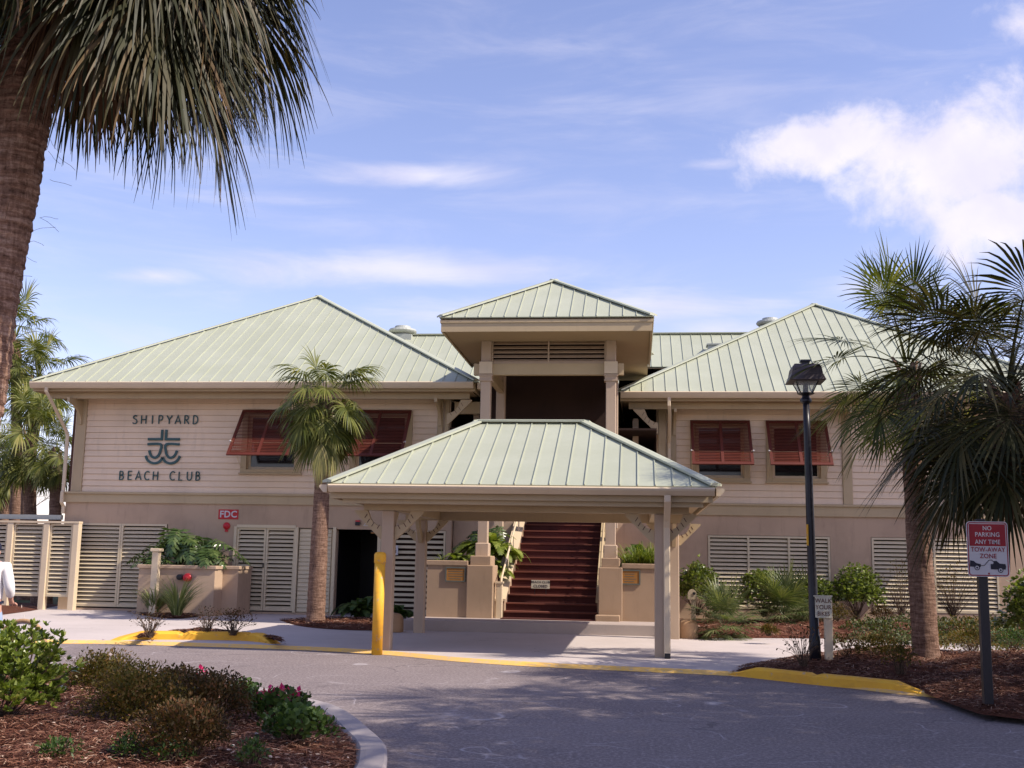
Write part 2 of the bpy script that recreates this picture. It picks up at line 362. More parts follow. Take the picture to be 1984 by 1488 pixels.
def arr_mesh(name, V, Q, m, parent=None, base=None, smooth=False, **kw):       # numpy quads / tris
    if base is None: base = BASE[parent.name] if parent is not None else Vector((0, 0, 0))
    me = bpy.data.meshes.new(name); V = np.asarray(V, dtype=np.float32)-np.array(base, dtype=np.float32); Q = np.asarray(Q, dtype=np.int32)
    k = Q.shape[1]
    me.vertices.add(len(V)); me.vertices.foreach_set('co', V.ravel())
    me.loops.add(Q.size); me.loops.foreach_set('vertex_index', Q.ravel())
    me.polygons.add(len(Q)); me.polygons.foreach_set('loop_start', np.arange(0, Q.size, k, dtype=np.int32)); me.polygons.foreach_set('loop_total', np.full(len(Q), k, dtype=np.int32))
    if smooth: me.polygons.foreach_set('use_smooth', np.ones(len(Q), dtype=bool))
    me.materials.append(m); me.update(calc_edges=True); me.validate()
    return tag(link_mesh(name, me, parent, Vector(base)), **kw)
def copy_part(o, parent, off=(0, 0, 0), name=None):
    c = o.copy(); COL.objects.link(c); c.parent = parent; c.location = Vector(o.location)+Vector(off)
    if name: c.name = name
    BASE[c.name] = BASE.get(o.name, Vector()); return c
def cat_rom(P, n=8, closed=False):
    P = [Vector(p) for p in P]; out = []; N = len(P)
    for i in range(N if closed else N-1):
        g = lambda k: P[k % N] if closed else P[max(0, min(N-1, k))]
        a, b, c, d = g(i-1), g(i), g(i+1), g(i+2)
        for j in range(n):
            t = j/n; out.append(.5*((2*b)+(c-a)*t+(2*a-5*b+4*c-d)*t*t+(3*b-a-3*c+d)*t**3))
    if not closed: out.append(P[-1])
    return out

# ------------------------------------------------------------------ ground, road, walks
G = MB(); G.add([(-700, -300, -.06), (700, -300, -.06), (700, 1200, -.06), (-700, 1200, -.06)], [(0, 1, 2, 3)])
G.build('ground', GROUNDM, kind='structure')
edge_px = [(0, 1245), (210, 1248), (540, 1258), (735, 1268), (900, 1283), (1100, 1295), (1415, 1310), (1600, 1328), (1800, 1351)]
edge = [PZ(x, y) for x, y in edge_px]
edge = [Vector((-40, 17.2, 0)), Vector((-20, 17.6, 0))]+edge+[Vector((6, 12.4, 0)), Vector((12, 10.6, 0)), Vector((40, 9.6, 0))]
edge = cat_rom(edge, 6)
R_ = MB(); n = len(edge)
R_.add([(-40, -12, 0)]+[(p.x, p.y, 0) for p in edge]+[(40, -12, 0)], [tuple(range(n+2))[::-1]])
R_.build('road', ASPH, kind='structure')
def slab(name, outline, z0, z1, m, **kw):
    s = MB(); s.prism([(p[0], p[1], z0) for p in outline], (0, 0, z1-z0)); return s.build(name, m, **kw)
WALKZ = .05
def off_edge(d): return [Vector((p.x, p.y+d, 0)) for p in edge]
ie = off_edge(.12)
slab('walkway', [(p.x, p.y) for p in ie]+[(40, 30.6), (-40, 30.6)], -.05, WALKZ, CONC, kind='structure')
ys = MB()                                                            # painted strip along the walk's edge, sloping to the road
for i in range(len(edge)-1):
    a, b, c, d = edge[i], edge[i+1], ie[i+1], ie[i]
    if -14 < a.x < 3.45: ys.add([(a.x, a.y-.03, .004), (b.x, b.y-.03, .004), (c.x, c.y, WALKZ+.004), (d.x, d.y, WALKZ+.004)], [(0, 1, 2, 3)])
ys.build('yellow_edge_line', YELW, kind='structure')
def kerb_line(name, path, w, h0, m, label=None, taper=(1, 1), z=0.0, cuts=()):
    s = MB(); P = [Vector(p) for p in path]; n = len(P); k = 0
    prof = [(-w/2, 0), (-w/2, .75), (-w/2+.03, .97), (-w/2+.07, 1), (w/2-.02, 1), (w/2, .9), (w/2, 0)]
    L = [0]
    for i in range(1, n): L.append(L[-1]+(P[i]-P[i-1]).length)
    for i in range(n):
        d = (P[min(i+1, n-1)]-P[max(i-1, 0)]).normalized(); s2 = Vector((d.y, -d.x, 0))
        t = L[i]; te = L[-1]-t
        h = h0*min(1, .12+t/taper[0])*min(1, .12+te/taper[1])
        for q in cuts:
            if abs(t-q) < .02: h *= .8
        for a, b in prof: s.v.append(tuple(P[i]+s2*(-a)+Vector((0, 0, z+b*h))))
    m_ = len(prof)
    for i in range(n-1):
        for j in range(m_-1): s.f.append((i*m_+j, i*m_+j+1, (i+1)*m_+j+1, (i+1)*m_+j)); s.m.append(0)
    s.f.append(tuple(range(m_))); s.f.append(tuple((n-1)*m_+j for j in range(m_-1, -1, -1))); s.m += [0, 0]
    return s.build(name, m, kind='structure', smooth=False)
# yellow kerbs
ky = [PZ(x, y, .02) for x, y in [(208, 1246), (240, 1243.5), (300, 1243), (380, 1243.5), (460, 1245), (505, 1248), (535, 1253)]]
for p in ky: p.y += .12; p.z = 0
kerb_line('kerb', cat_rom(ky, 8), .2, .19, YEL, taper=(.7, .8), cuts=(1.3, 2.5))
kr = [PZ(x, y, .02) for x, y in [(1412, 1307), (1460, 1311), (1560, 1322), (1680, 1334), (1770, 1344), (1806, 1348)]]
for p in kr: p.y += .10; p.z = 0
kerb_line('kerb', cat_rom(kr, 10), .15, .14, YEL, taper=(.5, .5), cuts=(1.35,))
# foreground island kerb
isl = [PZ(x, y, .0) for x, y in [(578, 1380), (640, 1401), (688, 1442), (719, 1488)]]
isl = [Vector((-13, 13.7, 0)), Vector((-9, 13.6, 0)), Vector((-6.2, 13.0, 0)), Vector((-4.3, 12.0, 0))]+isl+[Vector((-1.75, 7.0, 0)), Vector((-2.2, 5.4, 0)), Vector((-3.6, 4.2, 0)), Vector((-6.5, 3.6, 0)), Vector((-11, 3.6, 0))]
islc = cat_rom(isl, 10)
kerb_line('kerb', islc, .22, .13, KERB, taper=(.3, .3))

def inside(p, poly):
    c = False; n = len(poly); j = n-1
    for i in range(n):
        a, b = poly[i], poly[j]
        if (a[1] > p[1]) != (b[1] > p[1]) and p[0] < (b[0]-a[0])*(p[1]-a[1])/(b[1]-a[1])+a[0]: c = not c
        j = i
    return c
def dist_edge(p, poly):
    q = np.array([(a[0], a[1]) for a in poly]); r = np.roll(q, -1, 0); d = r-q
    t = np.clip(((p[0]-q[:, 0])*d[:, 0]+(p[1]-q[:, 1])*d[:, 1])/np.maximum(1e-9, (d**2).sum(1)), 0, 1)
    return float(np.sqrt(((q+d*t[:, None]-np.array(p[:2]))**2).sum(1)).min())
BEDS = []
def bed(name, outline, z0, rise, reach, step, m=MULCH, slope=None):
    """mounded sheet: heights rise from the outline inwards"""
    poly = [(p[0], p[1]) for p in outline]; xs = [p[0] for p in poly]; ysx = [p[1] for p in poly]
    hf = lambda x, y: z0+rise*min(1, dist_edge((x, y), poly)/reach)**.7*(.75+.5*noise.noise(Vector((x*1.1, y*1.1, 3))))+.02*noise.noise(Vector((x*6, y*6, 1)))+(slope(x, y) if slope else 0)
    bm = bmesh.new(); vs = [bm.verts.new((p[0], p[1], z0)) for p in poly]
    ed = [bm.edges.new((vs[i], vs[(i+1) % len(vs)])) for i in range(len(vs))]
    pts = []
    x = min(xs)
    while x < max(xs):
        y = min(ysx)
        while y < max(ysx):
            q = (x+random.uniform(-.3, .3)*step, y+random.uniform(-.3, .3)*step)
            if inside(q, poly) and dist_edge(q, poly) > step*.4: pts.append(q)
            y += step
        x += step
    import mathutils.geometry as mg
    V = [Vector(p) for p in poly]+[Vector(p) for p in pts]; nb_ = len(poly)
    res = mg.delaunay_2d_cdt(V, [(i, (i+1) % nb_) for i in range(nb_)], [], 1, 1e-5)
    bm.free(); me = bpy.data.meshes.new(name)
    vv = [(v.x, v.y, hf(v.x, v.y) if dist_edge((v.x, v.y), poly) > 1e-3 else z0) for v in res[0]]
    me.from_pydata(vv, [], [tuple(f) for f in res[2]]); me.materials.append(m)
    me.polygons.foreach_set('use_smooth', [True]*len(me.polygons)); me.update()
    o = link_mesh(name, me, None, Vector((0, 0, 0))); tag(o, kind='structure')
    BEDS.append((poly, hf)); return hf
def straw(name, poly, hf, n, size, mt, region=None, wid=.004, flat=.25):
    V = []; Q = []; xs = [p[0] for p in poly]; ysx = [p[1] for p in poly]; k = 0; tries = 0
    while k < n and tries < n*6:
        tries += 1
        x = random.uniform(min(xs), max(xs)); y = random.uniform(min(ysx), max(ysx))
        if region and not region(x, y): continue
        if not inside((x, y), poly):
            if random.random() > .02 or dist_edge((x, y), poly) > .12: continue
            z = .06
        else: z = hf(x, y)
        a = random.uniform(0, 2*pi); L = size*random.uniform(.5, 1.3); e = random.uniform(-flat, flat)+.05
        d = Vector((cos(a), sin(a), e)); s_ = Vector((-sin(a), cos(a), random.uniform(-.5, .5))).normalized()*wid*random.uniform(.6, 1.6)
        c = Vector((x, y, z+.012+random.random()*.022)); bend = Vector((0, 0, random.uniform(.0, .12)*L))
        p0, p1, p2 = c-d*L/2, c+bend, c+d*L/2
        b0 = len(V); V += [p0-s_, p0+s_, p1+s_, p1-s_, p2+s_*.5, p2-s_*.5]; Q += [(b0, b0+1, b0+2, b0+3), (b0+3, b0+2, b0+4, b0+5)]; k += 1
    return arr_mesh(name, [tuple(v) for v in V], Q, mt, kind='stuff')
# island bed
def offset_in(path, d):
    o = []
    for i, p in enumerate(path):
        t = (path[min(i+1, len(path)-1)]-path[max(i-1, 0)]).normalized(); o.append(Vector((p.x-t.y*-d*-1, p.y+t.x*-d, 0)))
    return o
isl_in = [Vector((p.x, p.y, 0))+Vector((-(islc[min(i+1, len(islc)-1)]-islc[max(i-1, 0)]).normalized().y*-1, -(islc[min(i+1, len(islc)-1)]-islc[max(i-1, 0)]).normalized().x, 0))*.10 for i, p in enumerate(islc)]
h_isl = bed('planting_bed', isl_in, .085, .22, 1.6, .28)
# right-hand bed
rb = [PZ(x, y, .06) for x, y in [(1418, 1302), (1440, 1293), (1500, 1283), (1560, 1272), (1640, 1264), (1760, 1262)]]
rb += [Vector((5.2, 18.4, 0)), Vector((8, 18.8, 0)), Vector((14, 18.8, 0)), Vector((14, 10.6, 0))]
rb += [PZ(x, y, .02) for x, y in [(1984, 1402), (1900, 1392), (1845, 1372), (1792, 1350)]]
rb += [p+Vector((.0, .1, 0)) for p in cat_rom(kr, 3)[::-1][1:-1]]
h_rb = bed('planting_bed', rb, .06, .26, 2.2, .25, slope=lambda x, y: .10*max(0, min(1, (x-3)/3)))
# bed in front of the right wing
fb = [PZ(x, y, .055) for x, y in [(1303, 1231), (1345, 1237), (1480, 1236), (1600, 1237), (1740, 1240)]]+[Vector((8, 22.2, 0)), Vector((14, 22.2, 0)), Vector((14, 29.2, 0)), Vector((.95, 29.2, 0)), Vector((.95, 24, 0))]
h_fb = bed('planting_bed', fb, WALKZ+.006, .24, 3.0, .35)
# bed round the middle palm
mb_ = cat_rom([PZ(x, y, WALKZ) for x, y in [(552, 1205), (585, 1214), (650, 1220), (730, 1222)]]+[Vector((-4.9, 23.4, 0)), Vector((-5.0, 26.2, 0)), Vector((-6.6, 26.4, 0)), Vector((-8.0, 25.6, 0))], 6, True)
h_mid = bed('planting_bed', mb_, WALKZ+.006, .09, .8, .25)
# bed under the philodendron planter
pb_ = cat_rom([PZ(x, y, WALKZ) for x, y in [(255, 1188), (300, 1196), (345, 1199), (395, 1193), (420, 1186)]]+[Vector((-10.2, 26.45, 0)), Vector((-12.2, 26.9, 0))], 6, True)
h_pb = bed('planting_bed', pb_, WALKZ+.006, .07, .5, .22)
# bed behind left yellow kerb
kk = cat_rom(ky, 4)
kb_ = [p+Vector((0, .09, 0)) for p in kk[6:]]+[p for p in [PZ(x, y, .1) for x, y in [(548, 1248), (500, 1235), (440, 1229), (380, 1226), (310, 1232), (262, 1241)]]]
h_kb = bed('planting_bed', kb_, .13, .07, .4, .16)
# strip of straw by the fence
fs_ = [PZ(x, y, WALKZ) for x, y in [(-300, 1215), (0, 1192), (60, 1184), (112, 1174), (118, 1168)]]+[Vector((-15.5, 30.4, 0)), Vector((-40, 33, 0)), Vector((-40, 29, 0))]
h_fs = bed('planting_bed', fs_, WALKZ+.006, .08, .8, .5)
straw('pine_straw', [(p.x, p.y) for p in isl_in], h_isl, 75000, .07, STRAW, lambda x, y: x > -8 and y > 6.5, wid=.0028)
straw('bark_chips', [(p.x, p.y) for p in isl_in], h_isl, 1800, .03, CHIPS, lambda x, y: x > -7 and y > 6, wid=.009)
straw('pine_straw', [(p[0], p[1]) for p in rb], h_rb, 45000, .09, STRAW, lambda x, y: x < 7.2, wid=.0035)
straw('pine_straw', [(p[0], p[1]) for p in fb], h_fb, 9000, .13, STRAW, lambda x, y: x < 9, wid=.006)
straw('pine_straw', [(p.x, p.y) for p in kb_], h_kb, 3000, .1, STRAW, wid=.006)
straw('pine_straw', [(p.x, p.y) for p in pb_], h_pb, 1800, .1, STRAW, wid=.006)
straw('pine_straw', [(p.x, p.y) for p in mb_], h_mid, 3000, .1, STRAW, wid=.006)

# ------------------------------------------------------------------ the clubhouse
YL, YR = 28.1, 29.3            # front planes of left and right wing
club = thing('clubhouse', 'long cream clubhouse with sage green hip roofs and red tilted shutters', 'building', (-1.9, 28, 0))
CB = BASE[club.name]
def part(mb, name, m, parent=club, **kw): return mb.build(name, m, parent, **kw)
def clip(poly, axis, lim, keep_less):
    outp = []
    for i in range(len(poly)):
        a, b = poly[i], poly[(i+1) % len(poly)]
        ia = (a[axis] <= lim) if keep_less else (a[axis] >= lim); ib = (b[axis] <= lim) if keep_less else (b[axis] >= lim)
        if ia: outp.append(a)
        if ia != ib:
            t = (lim-a[axis])/(b[axis]-a[axis]); outp.append((a[0]+(b[0]-a[0])*t, a[1]+(b[1]-a[1])*t))
    return outp
def roof_face(parent, poly, pitch, m=ROOF, first=0.0, panels=True):
    """poly[0]->poly[1] is the eave; panels with standing seams laid up the slope"""
    P = [Vector(p) for p in poly]; e = (P[1]-P[0]).normalized()
    nn = Vector((0, 0, 0))
    for i in range(len(P)): nn += P[i].cross(P[(i+1) % len(P)])
    nn.normalize()
    if nn.z < 0: nn = -nn
    s_ = nn.cross(e).normalized()
    if (P[2]-P[0]).dot(s_) < 0: s_ = -s_
    uv = [((p-P[0]).dot(e), (p-P[0]).dot(s_)) for p in P]
    def to3(u, v, h): return P[0]+e*u+s_*v+nn*h
    W_ = max(u for u, v in uv); u = min(u for u, v in uv)+first-pitch
    if not panels: u = min(a for a, b in uv); pitch = W_-u+.01
    while u < W_:
        c = clip(clip(uv, 0, u+.002, False), 0, u+pitch-.002, True)
        if len(c) >= 3:
            mb = MB(); k = len(c)
            mb.prism([to3(a, b, .0) for a, b in c], nn*.022)
            r = clip(clip(uv, 0, u-.007, False), 0, u+.007, True)
            if panels and len(r) >= 3: mb.prism([to3(a, b, .018) for a, b in r], nn*.026)
            mb.build('roof_panel', m, parent)
        u += pitch
def cap(parent, a, b, w=.11, drop=.55, m=ROOF, name='ridge_cap'):
    a, b = Vector(a), Vector(b); d = (b-a).normalized(); s_ = d.cross(Vector((0, 0, 1))).normalized(); u = s_.cross(d)
    mb = MB(); dz = -w*drop*.35; up = Vector((0, 0, .085))
    v = []
    for p in (a, b): v += [p+up, p+s_*w+up+Vector((0, 0, dz)), p+s_*w+up+Vector((0, 0, dz-.035)), p-s_*w+up+Vector((0, 0, dz-.035)), p-s_*w+up+Vector((0, 0, dz))]
    mb.add(v, [(0, 1, 6, 5), (1, 2, 7, 6), (2, 3, 8, 7), (3, 4, 9, 8), (4, 0, 5, 9), (0, 4, 3, 2, 1), (5, 6, 7, 8, 9)])
    return mb.build(name, m, parent)
def gutter(parent, a, b, outn, h=.16, d=.13, m=TRIM_L, name='gutter'):
    a, b, o = Vector(a), Vector(b), Vector(outn)
    prof = [(0, 0), (d, 0), (d+.02, -.02), (d+.012, -.05), (d-.02, -h*.72), (d-.05, -h), (0, -h)]
    mb = MB(); mb.prism([a+o*x+Vector((0, 0, z)) for x, z in prof], b-a); return mb.build(name, m, parent)
def hip_roof(name, x0, x1, y0, y1, ze, peak_h, ridge, pitch, fascia=.17, th=.14, faces='flr', wall_in=1.2, gut='flr', sofz=None, mgut=TRIM_L):
    """ridge = list of one or two (x, y) points"""
    rf = MB(); zb = ze-.03
    r = [Vector((x, y, peak_h)) for x, y in ridge]; A, B, C, D = Vector((x0, y0, ze)), Vector((x1, y0, ze)), Vector((x1, y1, ze)), Vector((x0, y1, ze))
    sz = sofz if sofz is not None else ze-.36
    # deck: closed body from soffit level up to the underside of the panels
    rf.add([(x0+.02, y0+.02, ze-.02), (x1-.02, y0+.02, ze-.02), (x1-.02, y1-.02, ze-.02), (x0+.02, y1-.02, ze-.02)]+[tuple(q-Vector((0, 0, .03))) for q in r],
           [(0, 3, 2, 1)]+([(0, 1, 4), (1, 2, 4), (2, 3, 4), (3, 0, 4)] if len(r) == 1 else [(0, 1, 5, 4), (1, 2, 5), (2, 3, 4, 5), (3, 0, 4)]))
    roof = rf.build(name, SOFF, club if name == 'roof' else canopy)
    # fascia boards
    for (p, q, nrm) in (((x0+.05, y0+.05), (x1-.05, y0+.05), 'f'), ((x1-.05, y0+.05), (x1-.05, y1-.05), 'r'), ((x0+.05, y1-.05), (x0+.05, y0+.05), 'l')):
        mb = MB(); t = .035
        if nrm == 'f': mb.box(p[0], q[0], y0+.05, y0+.05+t, ze-.22, ze-.03)
        elif nrm == 'r': mb.box(x1-.05-t, x1-.05, y0+.05+t+.002, y1-.05, ze-.22, ze-.03)
        else: mb.box(x0+.05, x0+.05+t, y0+.05+t+.002, y1-.05, ze-.22, ze-.03)
        mb.build('fascia', TRIM, roof)
    R0, R1 = r[0], r[-1]
    roof_face(roof, [A, B, R1, R0] if len(r) == 2 else [A, B, R0], pitch, panels='f' in faces)
    roof_face(roof, [B, C, R1], pitch, panels='r' in faces)
    roof_face(roof, [C, D, R0, R1] if len(r) == 2 else [C, D, R0], pitch, panels=False)
    roof_face(roof, [D, A, R0], pitch, panels='l' in faces)
    for p, q in ((A, R0), (B, R1), (C, R1), (D, R0)): cap(roof, p, q, name='hip_cap')
    if len(r) == 2: cap(roof, R0, R1)
    return roof
PIT = .30
# left wing roof: eaves (-15.5, 26.9) to (-3.87, 39)
rl = hip_roof('roof', -15.58, -3.92, 27.2, 38.8, 5.83, 9.40, [(-9.74, 33.0)], PIT, faces='fr')
gutter(rl, (-15.54, 27.2, 5.83), (-4.0, 27.2, 5.83), (0, -1, 0)); gutter(rl, (-3.92, 27.23, 5.83), (-3.92, 35, 5.83), (1, 0, 0))
rr = hip_roof('roof', -.46, 11.2, 28.35, 40.0, 5.76, 9.30, [(5.37, 34.2)], PIT, faces='fl')
gutter(rr, (-.40, 28.35, 5.76), (11.2, 28.35, 5.76), (0, -1, 0)); gutter(rr, (-.46, 35, 5.76), (-.46, 28.38, 5.76), (-1, 0, 0))
# frieze beams hung below the eaves
mb = MB(); mb.box(-15.2, -4.15, 27.52, 27.64, 5.46, 5.605); part(mb, 'eave_beam', TRIM)
mb = MB(); mb.box(-.2, 11.0, 28.72, 28.84, 5.38, 5.535); part(mb, 'eave_beam', TRIM)
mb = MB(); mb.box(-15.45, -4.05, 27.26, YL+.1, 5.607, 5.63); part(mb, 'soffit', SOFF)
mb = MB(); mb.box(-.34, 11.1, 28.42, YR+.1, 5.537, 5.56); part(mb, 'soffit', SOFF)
# link roof between the wings
lk = MB(); lk.add([(-3.9, 27.95, 4.90), (-.48, 27.95, 4.90), (-.48, 31.2, 6.85), (4.2, 31.2, 6.85), (4.2, 33.5, 8.24), (-7.6, 33.5, 8.24), (-7.6, 30.2, 6.25), (-3.9, 30.2, 6.25)], [tuple(range(8))])
lk.add([(-7.6, 33.5, 8.24), (4.2, 33.5, 8.24), (4.2, 39.5, 4.6), (-7.6, 39.5, 4.6)], [(0, 1, 2, 3)])
link = part(lk, 'roof', SOFF)
zl = lambda y: 4.93+(y-27.95)*.602
roof_face(link, [(-7.6, 30.2, zl(30.2)), (-3.9, 30.2, zl(30.2)), (-3.9, 33.5, zl(33.5)), (-7.6, 33.5, zl(33.5))], PIT)
roof_face(link, [(-3.9, 27.97, zl(27.97)), (-.48, 27.97, zl(27.97)), (-.48, 33.5, zl(33.5)), (-3.9, 33.5, zl(33.5))], PIT)
roof_face(link, [(-.48, 31.2, zl(31.2)), (4.2, 31.2, zl(31.2)), (4.2, 33.5, zl(33.5)), (-.48, 33.5, zl(33.5))], PIT)
cap(link, (-7.6, 33.5, zl(33.5)), (4.2, 33.5, zl(33.5)))
# walls
def wall_with_holes(name, x0, x1, y, z0, z1, holes, m, th=.2, parent=club):
    xs = sorted(set([x0, x1]+[h[0] for h in holes]+[h[1] for h in holes])); zs = sorted(set([z0, z1]+[h[2] for h in holes]+[h[3] for h in holes]))
    mb = MB(); rows = {}
    for i in range(len(zs)-1):
        run = None
        for j in range(len(xs)-1):
            cx, cz = (xs[j]+xs[j+1])/2, (zs[i]+zs[i+1])/2
            solid = not any(h[0] < cx < h[1] and h[2] < cz < h[3] for h in holes)
            if solid: run = (run[0], xs[j+1]) if run else (xs[j], xs[j+1])
            if (not solid or j == len(xs)-2) and run: mb.box(run[0], run[1], y, y+th, zs[i], zs[i+1]); run = None
    return mb.build(name, m, parent)
DL = (-10.20, -8.60); DW = (-7.56, -6.50)
lower_holes_L = [(-14.5, -12.02, .10, 2.26), (DL[0], DL[1], .1, 2.24), (-8.58, -7.62, .1, 2.22), (DW[0], DW[1], 0, 2.2), (-6.2, -4.75, .1, 2.2)]
wall_with_holes('wall', -14.85, -4.62, YL, 0, 2.80, lower_holes_L, STUCCO)
wall_with_holes('wall', .50, 10.3, YR, 0, 2.72, [(1.80, 4.85, .38, 2.22), (5.85, 8.9, .38, 2.22)], STUCCO)
WL = [(-10.02, -8.72), (-7.15, -5.85)]; WZ = (3.70, 5.12)
WR = [(1.54, 2.74), (3.46, 4.66), (7.95, 9.15)]; WZR = (3.68, 5.05)
wall_with_holes('wall', -14.72, -4.72, YL+.04, 2.80, 5.60, [(a, b, *WZ) for a, b in WL], SIDING, th=.16)
wall_with_holes('wall', .60, 10.3, YR+.04, 2.72, 5.52, [(a, b, *WZR) for a, b in WR], SIDING, th=.16)
for a, b, c, d in ((-14.85, -14.69, YL, 5.6), (-4.9, -4.74, YL, 5.6), (.52, .68, YR, 5.5), (10.1, 10.29, YR, 5.5)):
    mb = MB(); mb.box(a, b, c+.2, 39, 0, d); part(mb, 'wall', SIDING)
mb = MB(); mb.box(-14.8, 10.2, 38.9, 39.0, 0, 5.5); part(mb, 'wall', SIDING)
# belt course
mb = MB(); mb.box(-14.90, -4.58, YL-.05, YL+.0, 2.80, 3.02); mb.box(-14.93, -4.55, YL-.10, YL+.0, 3.022, 3.075); part(mb, 'belt_course', TRIM)
mb = MB(); mb.box(.46, 10.3, YR-.05, YR, 2.72, 2.97); mb.box(.43, 10.3, YR-.10, YR, 2.972, 3.025); part(mb, 'belt_course', TRIM)
# siding boards, lapped
def siding(x0, x1, y, z0, z1, holes, rows):
    h = (z1-z0)/rows
    for k in range(rows):
        za, zb = z0+k*h, z0+(k+1)*h; segs = [(x0, x1)]
        for (a, b, c, d) in holes:
            if c < zb-.01 and d > za+.01:
                ns_ = []
                for (p, q) in segs:
                    if a > p and b < q: ns_ += [(p, a), (b, q)]
                    else: ns_.append((p, q))
                segs = ns_
        for (p, q) in segs:
            v = []
            for x in (p, q): v += [(x, y+.038, za+.003), (x, y-.002, za+.003), (x, y+.022, zb-.004), (x, y+.038, zb-.004)]
            mb = MB(); mb.add(v, [(0, 1, 5, 4), (1, 2, 6, 5), (2, 3, 7, 6), (3, 0, 4, 7), (3, 2, 1, 0), (4, 5, 6, 7)]); part(mb, 'siding_board', SIDING)
siding(-14.44, -5.05, YL, 3.08, 5.57, [(a-.16, b+.16, WZ[0]-.1, WZ[1]+.1) for a, b in WL], 16)
siding(1.02, 5.20, YR, 3.03, 5.49, [(a-.16, b+.16, WZR[0]-.1, WZR[1]+.1) for a, b in WR], 15)
siding(5.44, 10.2, YR, 3.03, 5.49, [(a-.16, b+.16, WZR[0]-.1, WZR[1]+.1) for a, b in WR], 15)
for x0, x1, y, z0, z1 in [(-14.72, -14.44, YL, 3.08, 5.57), (-5.05, -4.90, YL, 3.08, 5.57), (-4.86, -4.74, YL, 3.08, 5.57), (.56, .76, YR, 3.03, 5.49), (.80, 1.02, YR, 3.03, 5.49), (5.20, 5.44, YR, 3.03, 5.49)]:
    mb = MB(); mb.bbox(x0+.003, x1-.003, y-.035, y+.038, z0, z1, .008); part(mb, 'corner_board', TRIM)
# eave brackets: curved knees in the depth direction
def knee(x, y, ztop, drop, outw, th=.07, m=TRIM):
    pts = [(y, ztop), (y, ztop-drop), (y-.06, ztop-drop)]
    for i in range(9):
        t = i/8; pts.append((y-.06-(outw-.06)*(t**1.9), ztop-drop+.04+(drop-.14)*(1-(1-t)**1.5)))
    pts.append((y-outw, ztop))
    mb = MB(); mb.prism([(x-th/2, a, b) for a, b in pts], (th, 0, 0)); return part(mb, 'bracket', m)
for x in (-14.58, -4.97): knee(x, YL-.036, 5.46, .62, .75)
for x in (.98, 5.32): knee(x, YR-.036, 5.38, .62, .75)
# windows with tilted shutters
def window(x0, x1, z0, z1, y):
    w = thing_part('window')
    mb = MB(); t = .07
    mb.box(x0, x1, y+.10, y+.16, z0, z0+t); mb.box(x0, x1, y+.10, y+.16, z1-t, z1); mb.box(x0, x0+t, y+.10, y+.16, z0+t, z1-t); mb.box(x1-t, x1, y+.10, y+.16, z0+t, z1-t)
    mb.box(x0+t, x1-t, y+.115, y+.15, (z0+z1)/2-.02, (z0+z1)/2+.02); w1 = mb.build('window', TRIM_L, club)
    mb = MB(); o = .155; g = .004
    mb.box(x0-o, x0-g, y-.028, y+.04, z0-.09, z1+.1); mb.box(x1+g, x1+o, y-.028, y+.04, z0-.09, z1+.1); mb.box(x0-g, x1+g, y-.028, y+.04, z1+g, z1+.1); mb.build('frame', TRIM, w1)
    mb = MB(); mb.box(x0-.19, x1+.19, y-.07, y+.05, z0-.13, z0-.094); mb.box(x0-g, x1+g, y-.05, y+.05, z0-.09, z0-g); mb.build('sill', TRIM, w1)
    mb = MB(); mb.box(x0+t, x1-t, y+.125, y+.135, z0+t, (z0+z1)/2-.021); mb.build('pane', GLASS, w1)
    mb = MB(); mb.box(x0+t, x1-t, y+.125, y+.135, (z0+z1)/2+.021, z1-t); mb.build('pane', GLASS, w1)
    mb = MB(); mb.box(x0-.1, x1+.1, y+.30, y+.32, z0-.1, z1+.1); mb.box(x0-.1, x1+.1, y+.2, y+.32, z0-.12, z0-.1); mb.build('dark_interior', VOID, w1)
def thing_part(n): return None
